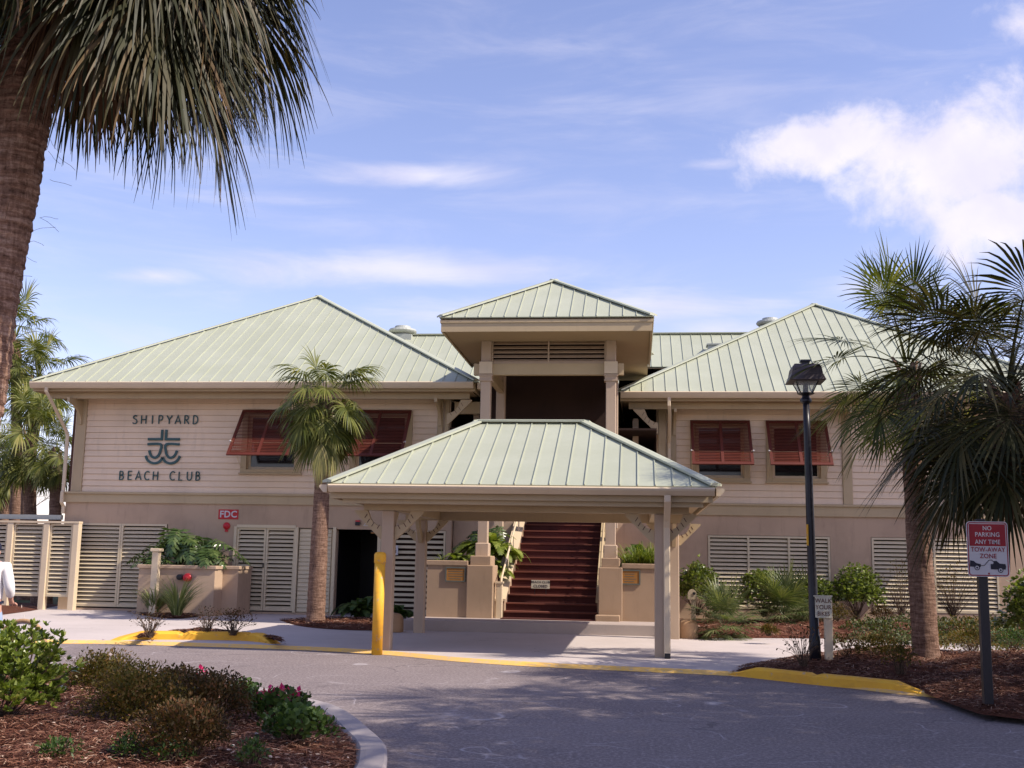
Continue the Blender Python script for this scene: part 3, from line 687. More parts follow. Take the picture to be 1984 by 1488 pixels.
def shutter(x0, x1, ztop, y, depth, zbot):
    a = Vector((x0, y-.06, ztop)); dn = Vector((0, -depth, zbot-ztop)); L = dn.length; dn.normalize(); X = Vector((1, 0, 0)); nn = X.cross(dn)
    Wd = x1-x0; fr = .075; th = .035
    def bar(mb, u0, u1, v0, v1, t0=0, t1=th):
        c = [a+X*u+dn*v+nn*t for t in (t0, t1) for (u, v) in ((u0, v0), (u1, v0), (u1, v1), (u0, v1))]
        mb.add(c, [(0, 1, 2, 3), (7, 6, 5, 4), (0, 4, 5, 1), (1, 5, 6, 2), (2, 6, 7, 3), (3, 7, 4, 0)])
    f_ = MB(); bar(f_, 0, Wd, 0, fr); bar(f_, 0, Wd, L-fr, L); bar(f_, 0, fr, fr, L-fr); bar(f_, Wd-fr, Wd, fr, L-fr); bar(f_, Wd/2-fr/2, Wd/2+fr/2, fr, L-fr)
    sh = f_.build('shutter', SHUT, club)
    sl = MB(); n = int((L-2*fr)/.052)
    for side in (0, 1):
        u0 = fr+.003 if side == 0 else Wd/2+fr/2+.003; u1 = Wd/2-fr/2-.003 if side == 0 else Wd-fr-.003
        for k in range(n):
            v = fr+.02+(L-2*fr-.03)*(k+.5)/n; ca, sa = cos(radians(20)), sin(radians(20)); hw = .025
            c = []
            for u in (u0, u1):
                for q, tt in ((-1, -1), (1, -1), (1, 1), (-1, 1)):
                    c.append(a+X*u+dn*(v+q*hw*ca+tt*.003*sa)+nn*(th/2-q*hw*sa+tt*.003*ca))
            sl.add(c, [(0, 1, 2, 3), (7, 6, 5, 4), (0, 4, 5, 1), (1, 5, 6, 2), (2, 6, 7, 3), (3, 7, 4, 0)])
    sl.build('louvre_slats', SHUT, sh, kind='stuff')
    for u in (.03, Wd-.03):
        st = MB(); p = a+X*u+dn*(L*.72)-nn*.03; q = Vector((p.x, y-.03, p.z-.62)); st.tube([p, q], .009, 6); st.build('stay_rod', TRIM_L, sh)
        kb = MB(); kb.lathe(p-X*(.04 if u < .1 else -.04)+Vector((0, 0, 0)), [(.001, -.022), (.02, -.012), (.022, 0), (.02, .012), (.001, .022)], 8); kb.build('knob', WHITE, sh, smooth=True)
for a, b in WL: window(a, b, *WZ, YL); shutter(a-.16, b+.14, 5.24, YL, 1.02, 3.98)
for a, b in WR: window(a, b, *WZR, YR); shutter(a-.16, b+.16, 5.16, YR, .95, 3.95)
# louvre panels
def slat_mesh(w, dep=.055, rise=.058, th=.010):
    mb = MB(); v = []
    for x in (0, w): v += [(x, 0, 0), (x, -.0, -th*1.3), (x, dep, rise-th), (x, dep, rise)]
    # blade slopes down to the front
    mb.add(v, [(0, 1, 5, 4), (1, 2, 6, 5), (2, 3, 7, 6), (3, 0, 4, 7), (3, 2, 1, 0), (4, 5, 6, 7)])
    return mb
def louvre(name, x0, x1, z0, z1, y, base_parent, bays=1, pitch=.103, fr=.05, m=SLAT, depth=.1, back=True, slat_name='slat'):
    bp = BASE[base_parent.name]; fm = MB()
    fm.box(x0, x1, y, y+depth, z0, z0+fr); fm.box(x0, x1, y, y+depth, z1-fr, z1); xs = [x0+(x1-x0)*i/bays for i in range(bays+1)]
    for i, x in enumerate(xs):
        a = x0 if i == 0 else (x1-fr if i == bays else x-fr/2); fm.box(a, a+fr, y-.004, y+depth, z0+fr, z1-fr)
    lv = fm.build(name, m, base_parent)
    if back:
        b_ = MB(); b_.box(x0, x1, y+depth+.05, y+depth+.06, z0, z1); b_.build('gap_shade_backing', DARKW, lv)  # dark sheet stands in for the shade seen through the slat gaps
    for i in range(bays):
        a = (x0+fr if i == 0 else xs[i]+fr/2)+.003; b = (x1-fr if i == bays-1 else xs[i+1]-fr/2)-.003
        n = max(1, int(round((z1-z0-2*fr)/pitch))); hh = (z1-z0-2*fr)/n
        sm = None
        for k in range(n):
            z = z0+fr+.014+k*hh
            if sm is None:
                s_ = slat_mesh(b-a); s_.v = [(v[0]+a, v[1]+y+.004, v[2]+z) for v in s_.v]; sm = s_.build(slat_name, m, lv)
            else: copy_part(sm, lv, (0, 0, k*hh))
    return lv
gx = [-14.5, -13.27, -12.04]
louvre('louvred_gate', gx[0]+.005, gx[1]-.004, .14, 2.26, YL-.01, club, 1); louvre('louvred_gate', gx[1]+.004, gx[2]-.01, .14, 2.26, YL-.01, club, 1)
dm = (DL[0]+DL[1])/2
for a, b in ((DL[0]+.03, dm-.006), (dm+.006, DL[1]-.03)):
    d_ = louvre('louvred_door', a, b, .13, 2.20, YL+.01, club, 1)
    if a < dm-.5:
        h_ = MB(); h_.box(b-.045, b-.015, YL-.03, YL+.006, 1.2, 1.32); h_.build('handle', BLACK, d_)
mb = MB(); mb.box(DL[0]-.045, DL[0]+.025, YL-.03, YL+.05, .1, 2.235); mb.box(DL[1]-.025, DL[1]+.045, YL-.03, YL+.05, .1, 2.235); mb.box(DL[0]+.025, DL[1]-.025, YL-.03, YL+.05, 2.205, 2.28); part(mb, 'door_frame', SLAT)
# flush boarded panel right of the door: closely lapped boards
fm = MB(); fm.box(-8.55, -7.64, YL+.08, YL+.1, .1, 2.2); bp_ = fm.build('board_panel', SLAT, club)
for k in range(20):
    b_ = MB(); z = .12+k*.104; b_.add([(x, yy, zz) for x in (-8.53, -7.70) for yy, zz in ((YL+.078, z), (YL+.03, z+.004), (YL+.05, z+.098), (YL+.078, z+.1))], [(0, 1, 5, 4), (1, 2, 6, 5), (2, 3, 7, 6), (3, 0, 4, 7), (3, 2, 1, 0), (4, 5, 6, 7)]); b_.build('board', SLAT, bp_)
mb = MB(); mb.box(DW[0]-.09, DW[0]-.01, YL-.035, YL+.16, .05, 2.25); mb.box(DW[1]+.01, DW[1]+.09, YL-.035, YL+.16, .05, 2.25); part(mb, 'door_frame', SLAT)
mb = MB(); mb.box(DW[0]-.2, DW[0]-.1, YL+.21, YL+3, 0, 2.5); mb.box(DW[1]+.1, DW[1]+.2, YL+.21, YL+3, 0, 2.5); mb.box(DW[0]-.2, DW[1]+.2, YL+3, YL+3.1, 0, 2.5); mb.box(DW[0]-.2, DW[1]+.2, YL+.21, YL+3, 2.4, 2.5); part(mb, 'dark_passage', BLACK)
louvre('louvre_panel', -6.2, -4.76, .12, 2.19, YL+.0, club, 2, pitch=.13)
louvre('louvre_panel', 1.81, 4.84, .39, 2.21, YR-.012, club, 3); louvre('louvre_panel', 5.86, 8.89, .39, 2.21, YR-.012, club, 2)
# downspouts
def downspout(path, w=.085, d=.06, m=TRIM_L, parent=club):
    mb = MB(); P = [Vector(p) for p in path]
    for i in range(len(P)):
        p = P[i]; mb.v += [tuple(p+Vector((a*w/2, b*d/2, 0))) for a, b in ((-.7, -1), (.7, -1), (1, -.7), (1, .7), (.7, 1), (-.7, 1), (-1, .7), (-1, -.7))]
    for i in range(len(P)-1):
        for j in range(8): mb.f.append((i*8+j, i*8+(j+1) % 8, (i+1)*8+(j+1) % 8, (i+1)*8+j)); mb.m.append(0)
    mb.f += [tuple(range(8)), tuple(len(P)*8-8+j for j in range(7, -1, -1))]; mb.m += [0, 0]
    return mb.build('downspout', m, parent)
downspout([(-15.1, 27.13, 5.70), (-15.1, 27.13, 5.58), (-15.06, 27.2, 5.48), (-14.9, YL-.20, 4.68), (-14.88, YL-.12, 4.55), (-14.88, YL-.12, 3.1), (-14.88, YL-.16, 3.05), (-14.88, YL-.16, 2.78), (-14.86, YL-.08, 2.68), (-14.86, YL-.08, 2.5)])
downspout([(.81, 28.28, 5.62), (.81, 28.28, 5.4), (.83, 28.42, 5.25), (.84, YR-.14, 4.55), (.84, YR-.09, 4.42), (.84, YR-.15, 3.0), (.84, YR-.15, 2.7), (.84, YR-.05, 2.6), (.84, YR-.05, .2)])
# brown slatted screen on the far porch at the left corner
sc_ = MB(); sc_.box(-15.55, -15.48, 29.5, 29.6, 2.55, 5.5); scr = part(sc_, 'porch_screen', BOOTB)
base_sl = None
for k in range(26):
    if base_sl is None:
        s_ = MB(); s_.box(-15.48, -14.86, 29.52, 29.58, 2.62, 2.70); base_sl = s_.build('slat', DARKW, scr)
    else: copy_part(base_sl, scr, (0, 0, k*.108))
mb = MB(); mb.box(-15.5, -14.86, 29.62, 29.66, 2.5, 5.5); mb.build('backing', DARKW, scr)
# ---- breezeway and stairs
mb = MB(); mb.box(-4.74, .52, 29.95, 38.9, 2.55, 2.75); mb.box(-4.74, -2.98, YL+.45, 29.95, 2.55, 2.75); mb.box(-.72, .52, YL+1.2, 29.95, 2.55, 2.75); part(mb, 'floor', SLAB)
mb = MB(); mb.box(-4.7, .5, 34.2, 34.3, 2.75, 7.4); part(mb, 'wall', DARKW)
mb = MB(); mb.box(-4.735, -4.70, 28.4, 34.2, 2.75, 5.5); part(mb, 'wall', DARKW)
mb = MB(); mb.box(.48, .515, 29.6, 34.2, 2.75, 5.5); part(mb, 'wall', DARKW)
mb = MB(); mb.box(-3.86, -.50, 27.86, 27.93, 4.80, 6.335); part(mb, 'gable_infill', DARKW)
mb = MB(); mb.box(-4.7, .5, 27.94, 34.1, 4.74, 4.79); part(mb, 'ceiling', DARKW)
mb = MB(); mb.box(-4.62, -2.98, 28.42, 28.55, 0, 2.55); part(mb, 'wall', STUCCO)
mb = MB(); mb.box(-.72, .50, 28.9, 29.02, 0, 2.55); part(mb, 'wall', STUCCO)
mb = MB(); mb.box(-4.15, -4.0, 28.3, 28.45, 2.75, 5.3); mb.box(-4.15, -4.0, 31, 31.15, 2.75, 5.3); mb.box(-.1, .05, 29.3, 29.45, 2.75, 5.2); part(mb, 'porch_post', COLM)
mb = MB(); mb.box(-4.6, -3.95, 28.0, 28.15, 5.15, 5.45); mb.box(-4.12, -4.0, 28.15, 34, 5.15, 5.4); part(mb, 'porch_beam', TRIM)
SX0, SX1 = -2.84, -.84; NS = 15; ris = (2.75-.25)/NS; trd = .36; SY = 24.50
stairs = MB(); stairs.prism([(SX0, SY+.03, .0), (SX0, 29.95, .0), (SX0, 29.95, 2.54)]+[(SX0, SY+NS*trd-.3, 2.5)], (SX1-SX0, 0, 0))
stairs = part(stairs, 'staircase', BRICK)
for k in range(NS):
    z = .25+k*ris; y = SY+k*trd
    s_ = MB(); s_.box(SX0, SX1, y, y+trd+.02, z, z+ris-.032); st_ = s_.build('step', BRICK, stairs)
    s_ = MB(); s_.box(SX0, SX1, y-.025, y+trd+.02 if k < NS-1 else y+trd, z+ris-.03, z+ris); s_.build('tread', [TREAD if k < 20 else BRICK], stairs)
# sloping cheek walls with rails
def cheek(x0, x1, ya, za, yb, zb, top, m, mt):
    mb = MB(); mb.prism([(x0, ya, .2), (x0, yb, .2), (x0, yb, zb), (x0, ya, za)], (x1-x0, 0, 0)); c = part(mb, 'cheek_wall', m)
    mb = MB(); mb.prism([(x0-.03, ya-.02, za), (x0-.03, yb, zb), (x0-.03, yb, zb+.05), (x0-.03, ya-.02, za+.05)], (x1-x0+.06, 0, 0)); mb.build('coping', mt, c); return c
sl = ris/trd
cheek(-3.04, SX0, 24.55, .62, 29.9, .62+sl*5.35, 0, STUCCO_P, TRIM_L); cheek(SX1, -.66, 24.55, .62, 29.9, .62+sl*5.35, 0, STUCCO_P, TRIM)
def rail(x, m=TRIM_L):
    mb = MB(); pts = [(x, 24.42, .27), (x, 24.42, 1.02), (x, 24.46, 1.10), (x, 24.55, 1.15)]+[(x, 24.55+i*.5, 1.15+sl*.5*i) for i in range(1, 11)]
    mb.tube(pts, .024, 8); r_ = part(mb, 'handrail', m, smooth=True)
    for i in range(1, 5):
        b_ = MB(); y = 24.6+i*1.1; b_.tube([(x, y, 1.15+sl*(y-24.55)), (x, y, .66+sl*(y-24.55))], .016, 6); b_.build('baluster', m, r_)
rail(-2.90); rail(-.78, TRIM)
mb = MB(); mb.bbox(-3.0, -2.86, 24.30, 24.44, .25, 1.0, .01); mb.box(-3.02, -2.84, 24.28, 24.46, 1.0, 1.04); part(mb, 'newel_post', TRIM_L)
# ---- entrance tower
def column(x, y):
    mb = MB(); mb.bbox(x-.11, x+.11, y-.11, y+.11, 1.86, 6.35, .012); c = part(mb, 'column', COLM)
    mb = MB(); mb.box(x-.155, x+.155, y-.155, y+.155, 5.54, 5.575); mb.box(x-.135, x+.135, y-.135, y+.135, 5.46, 5.54); mb.box(x-.15, x+.15, y-.15, y+.15, 5.43, 5.46); mb.build('capital', COLM, c)
    mb = MB(); mb.bbox(x-.15, x+.15, y-.15, y+.15, 1.58, 1.86, .02); mb.build('plinth', COLM, c)
TX0, TX1, TY0, TY1 = -3.34, -.56, 24.62, 27.4
for x in (TX0, TX1): column(x, TY0)
for x in (TX0, TX1):
    mb = MB(); mb.bbox(x-.11, x+.11, TY1-.11, TY1+.11, 2.3, 6.35, .012); part(mb, 'column', COLM)
mb = MB(); mb.box(-3.62, -.28, TY0-.07, TY0+.09, 5.578, 5.83); part(mb, 'tower_beam', TRIM)
for x in (TX0, TX1):
    mb = MB(); mb.box(x-.07, x+.07, TY0+.095, 27.85, 5.578, 5.82); part(mb, 'tower_beam', TRIM)
    mb = MB(); mb.box(x-.145, x+.145, TY0-.16, TY0-.072, 5.59, 5.86); part(mb, 'beam_end', TRIM_L)
louvre('tower_louvre', TX0+.113, TX1-.113, 5.832, 6.50, TY0-.05, club, 2, pitch=.108, fr=.035, m=COLM)
for x in (TX0, TX1):
    l_ = MB(); l_.box(x-.03, x+.03, TY0+.12, TY1-.12, 5.83, 6.34); part(l_, 'tower_side_panel', COLM)
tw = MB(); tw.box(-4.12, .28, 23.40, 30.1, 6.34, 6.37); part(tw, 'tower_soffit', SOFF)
tr = hip_roof('roof', -4.20, .36, 23.3, 27.9, 6.60, 7.95, [(-1.92, 25.6)], .28, faces='flr')
for (a, b, c, d) in ((-4.17, .33, 23.33, 23.37), (-4.17, -4.13, 23.375, 27.87), (.29, .33, 23.375, 27.87)):
    mb = MB(); mb.box(a, b, c, d, 6.31, 6.50); mb.box(a-.02*(a < -4.1), b+.02*(b > .3), c-.02*(c < 23.35), d, 6.502, 6.565); mb.build('fascia', TRIM, tr)
# ---- wing corner arches (flat curved brackets with slots)
def arch_bracket(parent, cx, y, zt, dx, size, th=.07, m=TRIM, depthdir=False, slots=4, base=None):
    """quarter-ring knee under a beam: diagonal outside, concave inside"""
    S = size; pts = [(S, 0), (S, -.03), (.03, -S), (0, -S), (0, -S*.55)]
    for i in range(1, 8):
        a = -pi/2+pi/2*i/8; r = S*.50
        pts.append((r*.0+r*(1-cos(-a)) if False else r*sin(pi/2*i/8)*1.0, -S*.55+r*(1-cos(pi/2*i/8))*1.05))
    pts.append((S*.55, 0))
    def P(u, w, t): return (cx+dx*u, y+t, zt+w) if not depthdir else (cx+t, y+dx*u, zt+w)
    mb = MB(); mb.prism([P(u, w, -th/2) for u, w in pts], (0, th, 0) if not depthdir else (th, 0, 0))
    b = mb.build('bracket', m, parent)
    if slots:
        s_ = MB()
        for i in range(slots):
            a = pi/2*(i+.7)/(slots+.4); c0 = Vector((S*.62*sin(a)*1.02, -S*.60+S*.52*(1-cos(a)))); dd = Vector((cos(a+.3)*.0+.5, -.8)).normalized()
            q = c0+dd*S*.06; r2 = c0-dd*S*.10; nn = Vector((dd.y, -dd.x))*.006
            e = -th/2-.0025
            v = [P(k.x, k.y, e) for k in (q+nn, q-nn, r2-nn, r2+nn)]
            s_.prism(v, (0, .002, 0) if not depthdir else (.002, 0, 0))
        s_.build('slot', INK if m != TRIM else BOOTB, b)
    return b
arch_bracket(club, -4.70, 27.5, 5.43, 1, .62); arch_bracket(club, .54, 28.52, 5.34, -1, .62)
# ---- entry step and planters
mb = MB(); mb.bbox(-4.75, 1.0, 23.0, 24.55, WALKZ-.02, .27, .015); mb.box(-3.0, -.75, 24.2, 24.6, .05, .268); part(mb, 'entry_step', SLAB)
mb = MB(); mb.box(-2.85, -.86, 23.95, 24.47, .272, .288); tag(mb.build('doormat', BRICK, base=(-1.85, 24.2, .27)), 'rust coloured brick strip lying at the foot of the stairs', 'doormat')
def planter(x0, x1, y0, y1, z0, zt, cat_label, capx=None):
    t = thing('raised_planter', cat_label, 'planter', ((x0+x1)/2, y0, z0))
    mb = MB(); w = .16
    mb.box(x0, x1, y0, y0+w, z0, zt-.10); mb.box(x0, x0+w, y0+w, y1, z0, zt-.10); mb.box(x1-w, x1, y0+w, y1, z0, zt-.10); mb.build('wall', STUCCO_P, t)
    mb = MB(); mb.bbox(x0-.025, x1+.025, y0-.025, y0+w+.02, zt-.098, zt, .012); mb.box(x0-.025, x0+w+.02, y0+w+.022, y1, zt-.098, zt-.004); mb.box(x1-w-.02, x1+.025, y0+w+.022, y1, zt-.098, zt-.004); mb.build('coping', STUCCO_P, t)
    mb = MB(); mb.box(x0+w+.002, x1-w-.002, y0+w+.002, y1, z0, zt-.15); mb.build('soil', MULCH, t)
    return t
pl1 = planter(-4.48, -3.62, 24.2, 28.3, .22, 1.47, 'stucco planter left of the stairs with a bronze plaque and ferns')
pl2 = planter(-.29, .66, 24.2, 28.8, .22, 1.47, 'stucco planter right of the stairs, half in sunlight, with a bronze plaque')
for (a, b) in ((-3.615, -3.045), (-.80, -.295)):
    t = thing('pedestal', 'broad stucco pier under the %s tower column beside the stairs' % ('left' if a < -2 else 'right'), 'pedestal', ((a+b)/2, 24.4, .22))
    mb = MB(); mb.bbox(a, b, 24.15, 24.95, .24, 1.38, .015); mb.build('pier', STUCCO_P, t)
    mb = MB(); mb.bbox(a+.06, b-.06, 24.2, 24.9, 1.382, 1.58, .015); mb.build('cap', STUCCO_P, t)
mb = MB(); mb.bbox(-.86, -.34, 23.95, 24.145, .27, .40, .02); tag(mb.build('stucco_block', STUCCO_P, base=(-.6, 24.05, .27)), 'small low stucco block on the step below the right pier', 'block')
# planter with the philodendron
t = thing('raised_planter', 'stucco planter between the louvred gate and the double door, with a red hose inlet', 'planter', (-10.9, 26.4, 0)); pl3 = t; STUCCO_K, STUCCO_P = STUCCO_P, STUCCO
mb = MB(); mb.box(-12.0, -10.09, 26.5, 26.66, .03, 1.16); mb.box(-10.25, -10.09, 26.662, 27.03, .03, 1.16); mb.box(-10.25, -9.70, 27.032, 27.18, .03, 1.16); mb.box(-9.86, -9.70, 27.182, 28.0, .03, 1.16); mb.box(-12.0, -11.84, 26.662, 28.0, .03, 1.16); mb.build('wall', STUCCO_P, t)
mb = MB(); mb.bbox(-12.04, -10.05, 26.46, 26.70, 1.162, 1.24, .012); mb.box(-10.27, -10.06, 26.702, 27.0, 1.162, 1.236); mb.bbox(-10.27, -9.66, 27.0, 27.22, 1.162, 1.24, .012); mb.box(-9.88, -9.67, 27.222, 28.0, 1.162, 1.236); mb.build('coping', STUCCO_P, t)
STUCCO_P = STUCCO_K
mb = MB(); mb.box(-11.83, -10.26, 26.68, 28.0, .1, 1.1); mb.build('soil', MULCH, t)
# white capped post
p_ = PY(297, 1060, 26.2); t = thing('white_post', 'white square post with a flat cap in front of the philodendron planter', 'post', (-11.45, 26.2, .05))
mb = MB(); mb.bbox(-11.53, -11.37, 26.12, 26.28, .05, 1.56, .008); mb.build('shaft', TRIM_L, t)
mb = MB(); mb.bbox(-11.57, -11.33, 26.08, 26.32, 1.562, 1.63, .012); mb.build('cap', TRIM_L, t)

# ------------------------------------------------------------------ the canopy over the drive
canopy = thing('entrance_canopy', 'tan timber canopy with a sage green hip roof standing in front of the stairs', 'canopy', (-1.8, 20, 0))
ECY0, ECY1 = 17.42, 23.2
rc = hip_roof('canopy_roof', -4.88, 1.21, ECY0, ECY1, 2.64, 3.96, [(-2.87, 20.3), (-.94, 20.3)], .272, faces='flr')
gutter(rc, (-4.83, ECY0, 2.635), (1.18, ECY0, 2.635), (0, -1, 0), h=.12, d=.11); gutter(rc, (1.21, ECY0+.02, 2.635), (1.21, ECY1, 2.635), (1, 0, 0), h=.12, d=.11); gutter(rc, (-4.88, ECY1, 2.635), (-4.88, ECY0+.02, 2.635), (-1, 0, 0), h=.12, d=.11)
mb = MB(); mb.box(-4.65, 1.02, 17.55, 17.65, 2.35, 2.46); mb.build('eave_beam', TRIM, canopy)
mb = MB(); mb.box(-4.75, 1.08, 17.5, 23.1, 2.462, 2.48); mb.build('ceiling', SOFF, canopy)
mb = MB(); mb.box(-4.4, .82, 17.96, 18.14, 2.26, 2.458); mb.build('beam', TRIM, canopy)
mb = MB(); mb.box(-4.6, 1.05, 22.3, 22.5, 2.26, 2.458); mb.build('beam', TRIM, canopy)
for x in (-4.0, .32):
    mb = MB(); mb.box(x-.08, x+.1, 18.143, 22.297, 2.27, 2.456); mb.build('beam', TRIM, canopy)
for x, y in ((-3.99, 18.05), (.38, 18.05), (-4.28, 22.4), (.72, 22.4)):
    mb = MB(); mb.bbox(x-.1, x+.1, y-.1, y+.1, WALKZ-.01, 2.258, .012); mb.build('post', COLM, canopy)
    for dx in (1, -1): arch_bracket(canopy, x+.103*dx, y, 2.258, dx, .46 if y < 20 else .42, m=TRIM)
    arch_bracket(canopy, x, y+.103*(1 if y < 20 else -1), 2.258, 1 if y < 20 else -1, .45, depthdir=True, slots=0)
downspout([(.47, 17.36, 2.52), (.47, 17.36, 2.42), (.47, 17.46, 2.35), (.47, 17.82, 2.14), (.47, 17.90, 2.04), (.47, 17.90, .14), (.47, 17.84, .08)], w=.10, d=.08, m=TRIM_L, parent=canopy)
mb = MB(); mb.box(.425, .515, 17.75, 17.795, .055, .13); mb.build('downspout_mouth', BLACK, canopy)

# ------------------------------------------------------------------ lettering and emblem on the left wing
def ribbon(mb, pts, wd, y, th):
    P = [Vector(p) for p in pts]; n = len(P); L = []; R = []
    for i in range(n):
        d0 = (P[i]-P[max(i-1, 0)]); d1 = (P[min(i+1, n-1)]-P[i]); d0 = d0.normalized() if d0.length else d1.normalized(); d1 = d1.normalized() if d1.length else d0
        d = (d0+d1).normalized() if (d0+d1).length > .01 else d1; k = max(.5, d.dot(d1)); nn = Vector((-d.y, d.x))*wd/2/k
        L.append(P[i]+nn); R.append(P[i]-nn)
    for i in range(n-1):
        q = [L[i], L[i+1], R[i+1], R[i]]; mb.prism([(a.x, y-th, a.y) for a in q], (0, th, 0))
def arc(cx, cy, rx, ry, a0, a1, n=10): return [(cx+rx*cos(radians(a0+(a1-a0)*i/n)), cy+ry*sin(radians(a0+(a1-a0)*i/n))) for i in range(n+1)]
GL = {'S': [arc(.5, .74, .32, .24, 40, 200, 8)+arc(.42, .28, .36, .27, 60, -150, 10)], 'H': [[(.1, 0), (.1, 1)], [(.85, 0), (.85, 1)], [(.1, .5), (.85, .5)]], 'I': [[(.5, 0), (.5, 1)]],
      'P': [[(.15, 0), (.15, 1)], [(.15, 1)]+arc(.45, .72, .3, .27, 90, -90, 8)+[(.15, .45)]], 'Y': [[(.02, 1), (.45, .48)], [(.9, 1), (.45, .48), (.45, 0)]], 'A': [[(0, 0), (.46, 1), (.92, 0)], [(.16, .32), (.76, .32)]],
      'R': [[(.15, 0), (.15, 1)], [(.15, 1)]+arc(.45, .74, .28, .25, 90, -90, 8)+[(.15, .49)], [(.4, .49), (.85, 0)]], 'D': [[(.15, 0), (.15, 1)], [(.15, 1)]+arc(.35, .5, .52, .5, 90, -90, 12)+[(.15, 0)]],
      'B': [[(.15, 0), (.15, 1)], [(.15, 1)]+arc(.42, .76, .26, .23, 90, -90, 8)+[(.15, .53)], [(.4, .53)]+arc(.45, .27, .32, .26, 90, -90, 8)+[(.15, 0)]], 'E': [[(.15, 0), (.15, 1)], [(.15, 1), (.75, 1)], [(.15, .52), (.68, .52)], [(.15, 0), (.75, 0)]],
      'C': [arc(.55, .5, .48, .5, 50, 310, 14)], 'L': [[(.15, 1), (.15, 0), (.72, 0)]], 'U': [[(.1, 1), (.1, .38)]+arc(.47, .36, .37, .36, 180, 360, 10)+[(.84, 1)]]}
def stroke_word(parent, word, x0, x1, z0, z1, y, wd=.028, m=TEAL):
    n = len(word); adv = (x1-x0)/(n-.25); H_ = z1-z0; W_ = adv*.70
    for i, ch in enumerate(word):
        if ch == ' ': continue
        mb = MB()
        for st in GL[ch]: ribbon(mb, [(x0+i*adv+px*W_, z0+pz*H_) for px, pz in st], wd, y, .022)
        mb.build('letter', m, parent)
sg = thing('wall_lettering', 'dark teal lettering and anchor emblem mounted on the cream siding of the left wing', 'sign', (-12.3, YL-.02, 4.3))
stroke_word(sg, 'SHIPYARD', -13.18, -11.36, 4.87, 5.09, YL-.004)
stroke_word(sg, 'BEACH CLUB', -13.44, -11.20, 3.40, 3.62, YL-.004)
ecx, ecz, es = -12.28, 4.27, 1.0
def E_(px, py): return ((px-1262)*.00330, (1215-py)*.00330)
em = [[(1245, 1080), (1245, 1156), (1130, 1156)], [(1130, 1197), (1238, 1197), (1238, 1255), (1226, 1285), (1203, 1303), (1176, 1296), (1158, 1275), (1148, 1245)],
      [(1122, 1288), (1135, 1318), (1160, 1338), (1195, 1347), (1228, 1340), (1250, 1322), (1260, 1300)]]
for sgn in (1, -1):
    for st in em:
        mb = MB(); pts = cat_rom([Vector((*E_(*p), 0)) for p in st], 4) if len(st) > 4 else [Vector((*E_(*p), 0)) for p in st]
        ribbon(mb, [(ecx+sgn*p.x, ecz+p.y) for p in pts], .062, YL-.004, .03); mb.build('emblem_stroke', TEAL, sg)

# ------------------------------------------------------------------ flat text helper
def text_mesh(s, size, m, parent, loc, rot=(pi/2, 0, 0), sx=1.0, name='lettering', bold=.0, align='CENTER', ext=.001):
    cu = bpy.data.curves.new('t', 'FONT'); cu.body = s; cu.size = size; cu.align_x = align; cu.align_y = 'CENTER'; cu.offset = bold; cu.extrude = ext; cu.resolution_u = 3; cu.space_character = 1.05
    o = bpy.data.objects.new('t', cu); COL.objects.link(o); bpy.context.view_layer.update()
    me = bpy.data.meshes.new_from_object(o.evaluated_get(bpy.context.evaluated_depsgraph_get())); bpy.data.objects.remove(o); me.materials.clear(); me.materials.append(m)
    me.transform(Matrix.Diagonal((sx, 1, 1, 1)))
    r = bpy.data.objects.new(name, me); COL.objects.link(r); r.parent = parent; r.location = Vector(loc)-BASE[parent.name]; r.rotation_euler = rot; BASE[r.name] = Vector(loc); return r
# FDC sign, bell, inlet, alarm, small notices
t = thing('wall_sign', 'small red rectangular sign reading FDC in white on the stucco wall', 'sign', (-10.42, YL-.012, 2.535))
mb = MB(); mb.box(-10.69, -10.16, YL-.012, YL-.001, 2.41, 2.66); mb.build('plate', REDS, t); text_mesh('FDC', .235, WHITE, t, (-10.425, YL-.0145, 2.533), bold=.006, sx=1.0)
t = thing('fire_bell', 'round red fire bell on the wall under the red FDC sign', 'bell', (-10.45, YL, 2.20))
mb = MB(); mb.lathe((0, 0, 0), [(.085, 0), (.095, .02), (.09, .045), (.065, .07), (.02, .082), (.004, .084)], 20); mb.v = [(-10.45+v[0], YL-.001-v[2], 2.24+v[1]) for v in mb.v]; mb.f = [f[::-1] for f in mb.f]; mb.build('gong', REDG, t, smooth=True)
mb = MB(); mb.box(-10.49, -10.41, YL-.03, YL-.002, 2.09, 2.145); mb.build('housing', REDG, t)
t = thing('fire_inlet', 'red round fire hose inlet on the front of the philodendron planter', 'hose inlet', (-10.78, 26.6, .95))
mb = MB(); mb.lathe((0, 0, 0), [(.10, 0), (.10, .05), (.085, .07), (.085, .12), (.02, .14)], 18); mb.v = [(-10.75+v[0], 26.49-v[2], .95+v[1]) for v in mb.v]; mb.f = [f[::-1] for f in mb.f]; mb.build('cap', REDG, t)
mb = MB(); mb.lathe((0, 0, 0), [(.07, 0), (.07, .14), (.03, .15)], 14); mb.v = [(-10.92+v[0], 26.49-v[2], .96+v[1]) for v in mb.v]; mb.f = [f[::-1] for f in mb.f]; mb.build('coupling', BLACK, t)
t = thing('alarm_strobe', 'small dark alarm box with a red top above the dark doorway', 'alarm', (-7.02, YL, 2.36))
mb = MB(); mb.box(-7.08, -6.96, YL-.05, YL-.001, 2.30, 2.39); mb.build('body', BLACK, t); mb = MB(); mb.box(-7.075, -6.965, YL-.055, YL-.001, 2.392, 2.43); mb.build('lens', REDG, t)
t = thing('door_notice', 'small pale triangular room sign above the right end of the dark doorway', 'sign', (-6.78, YL, 2.36))
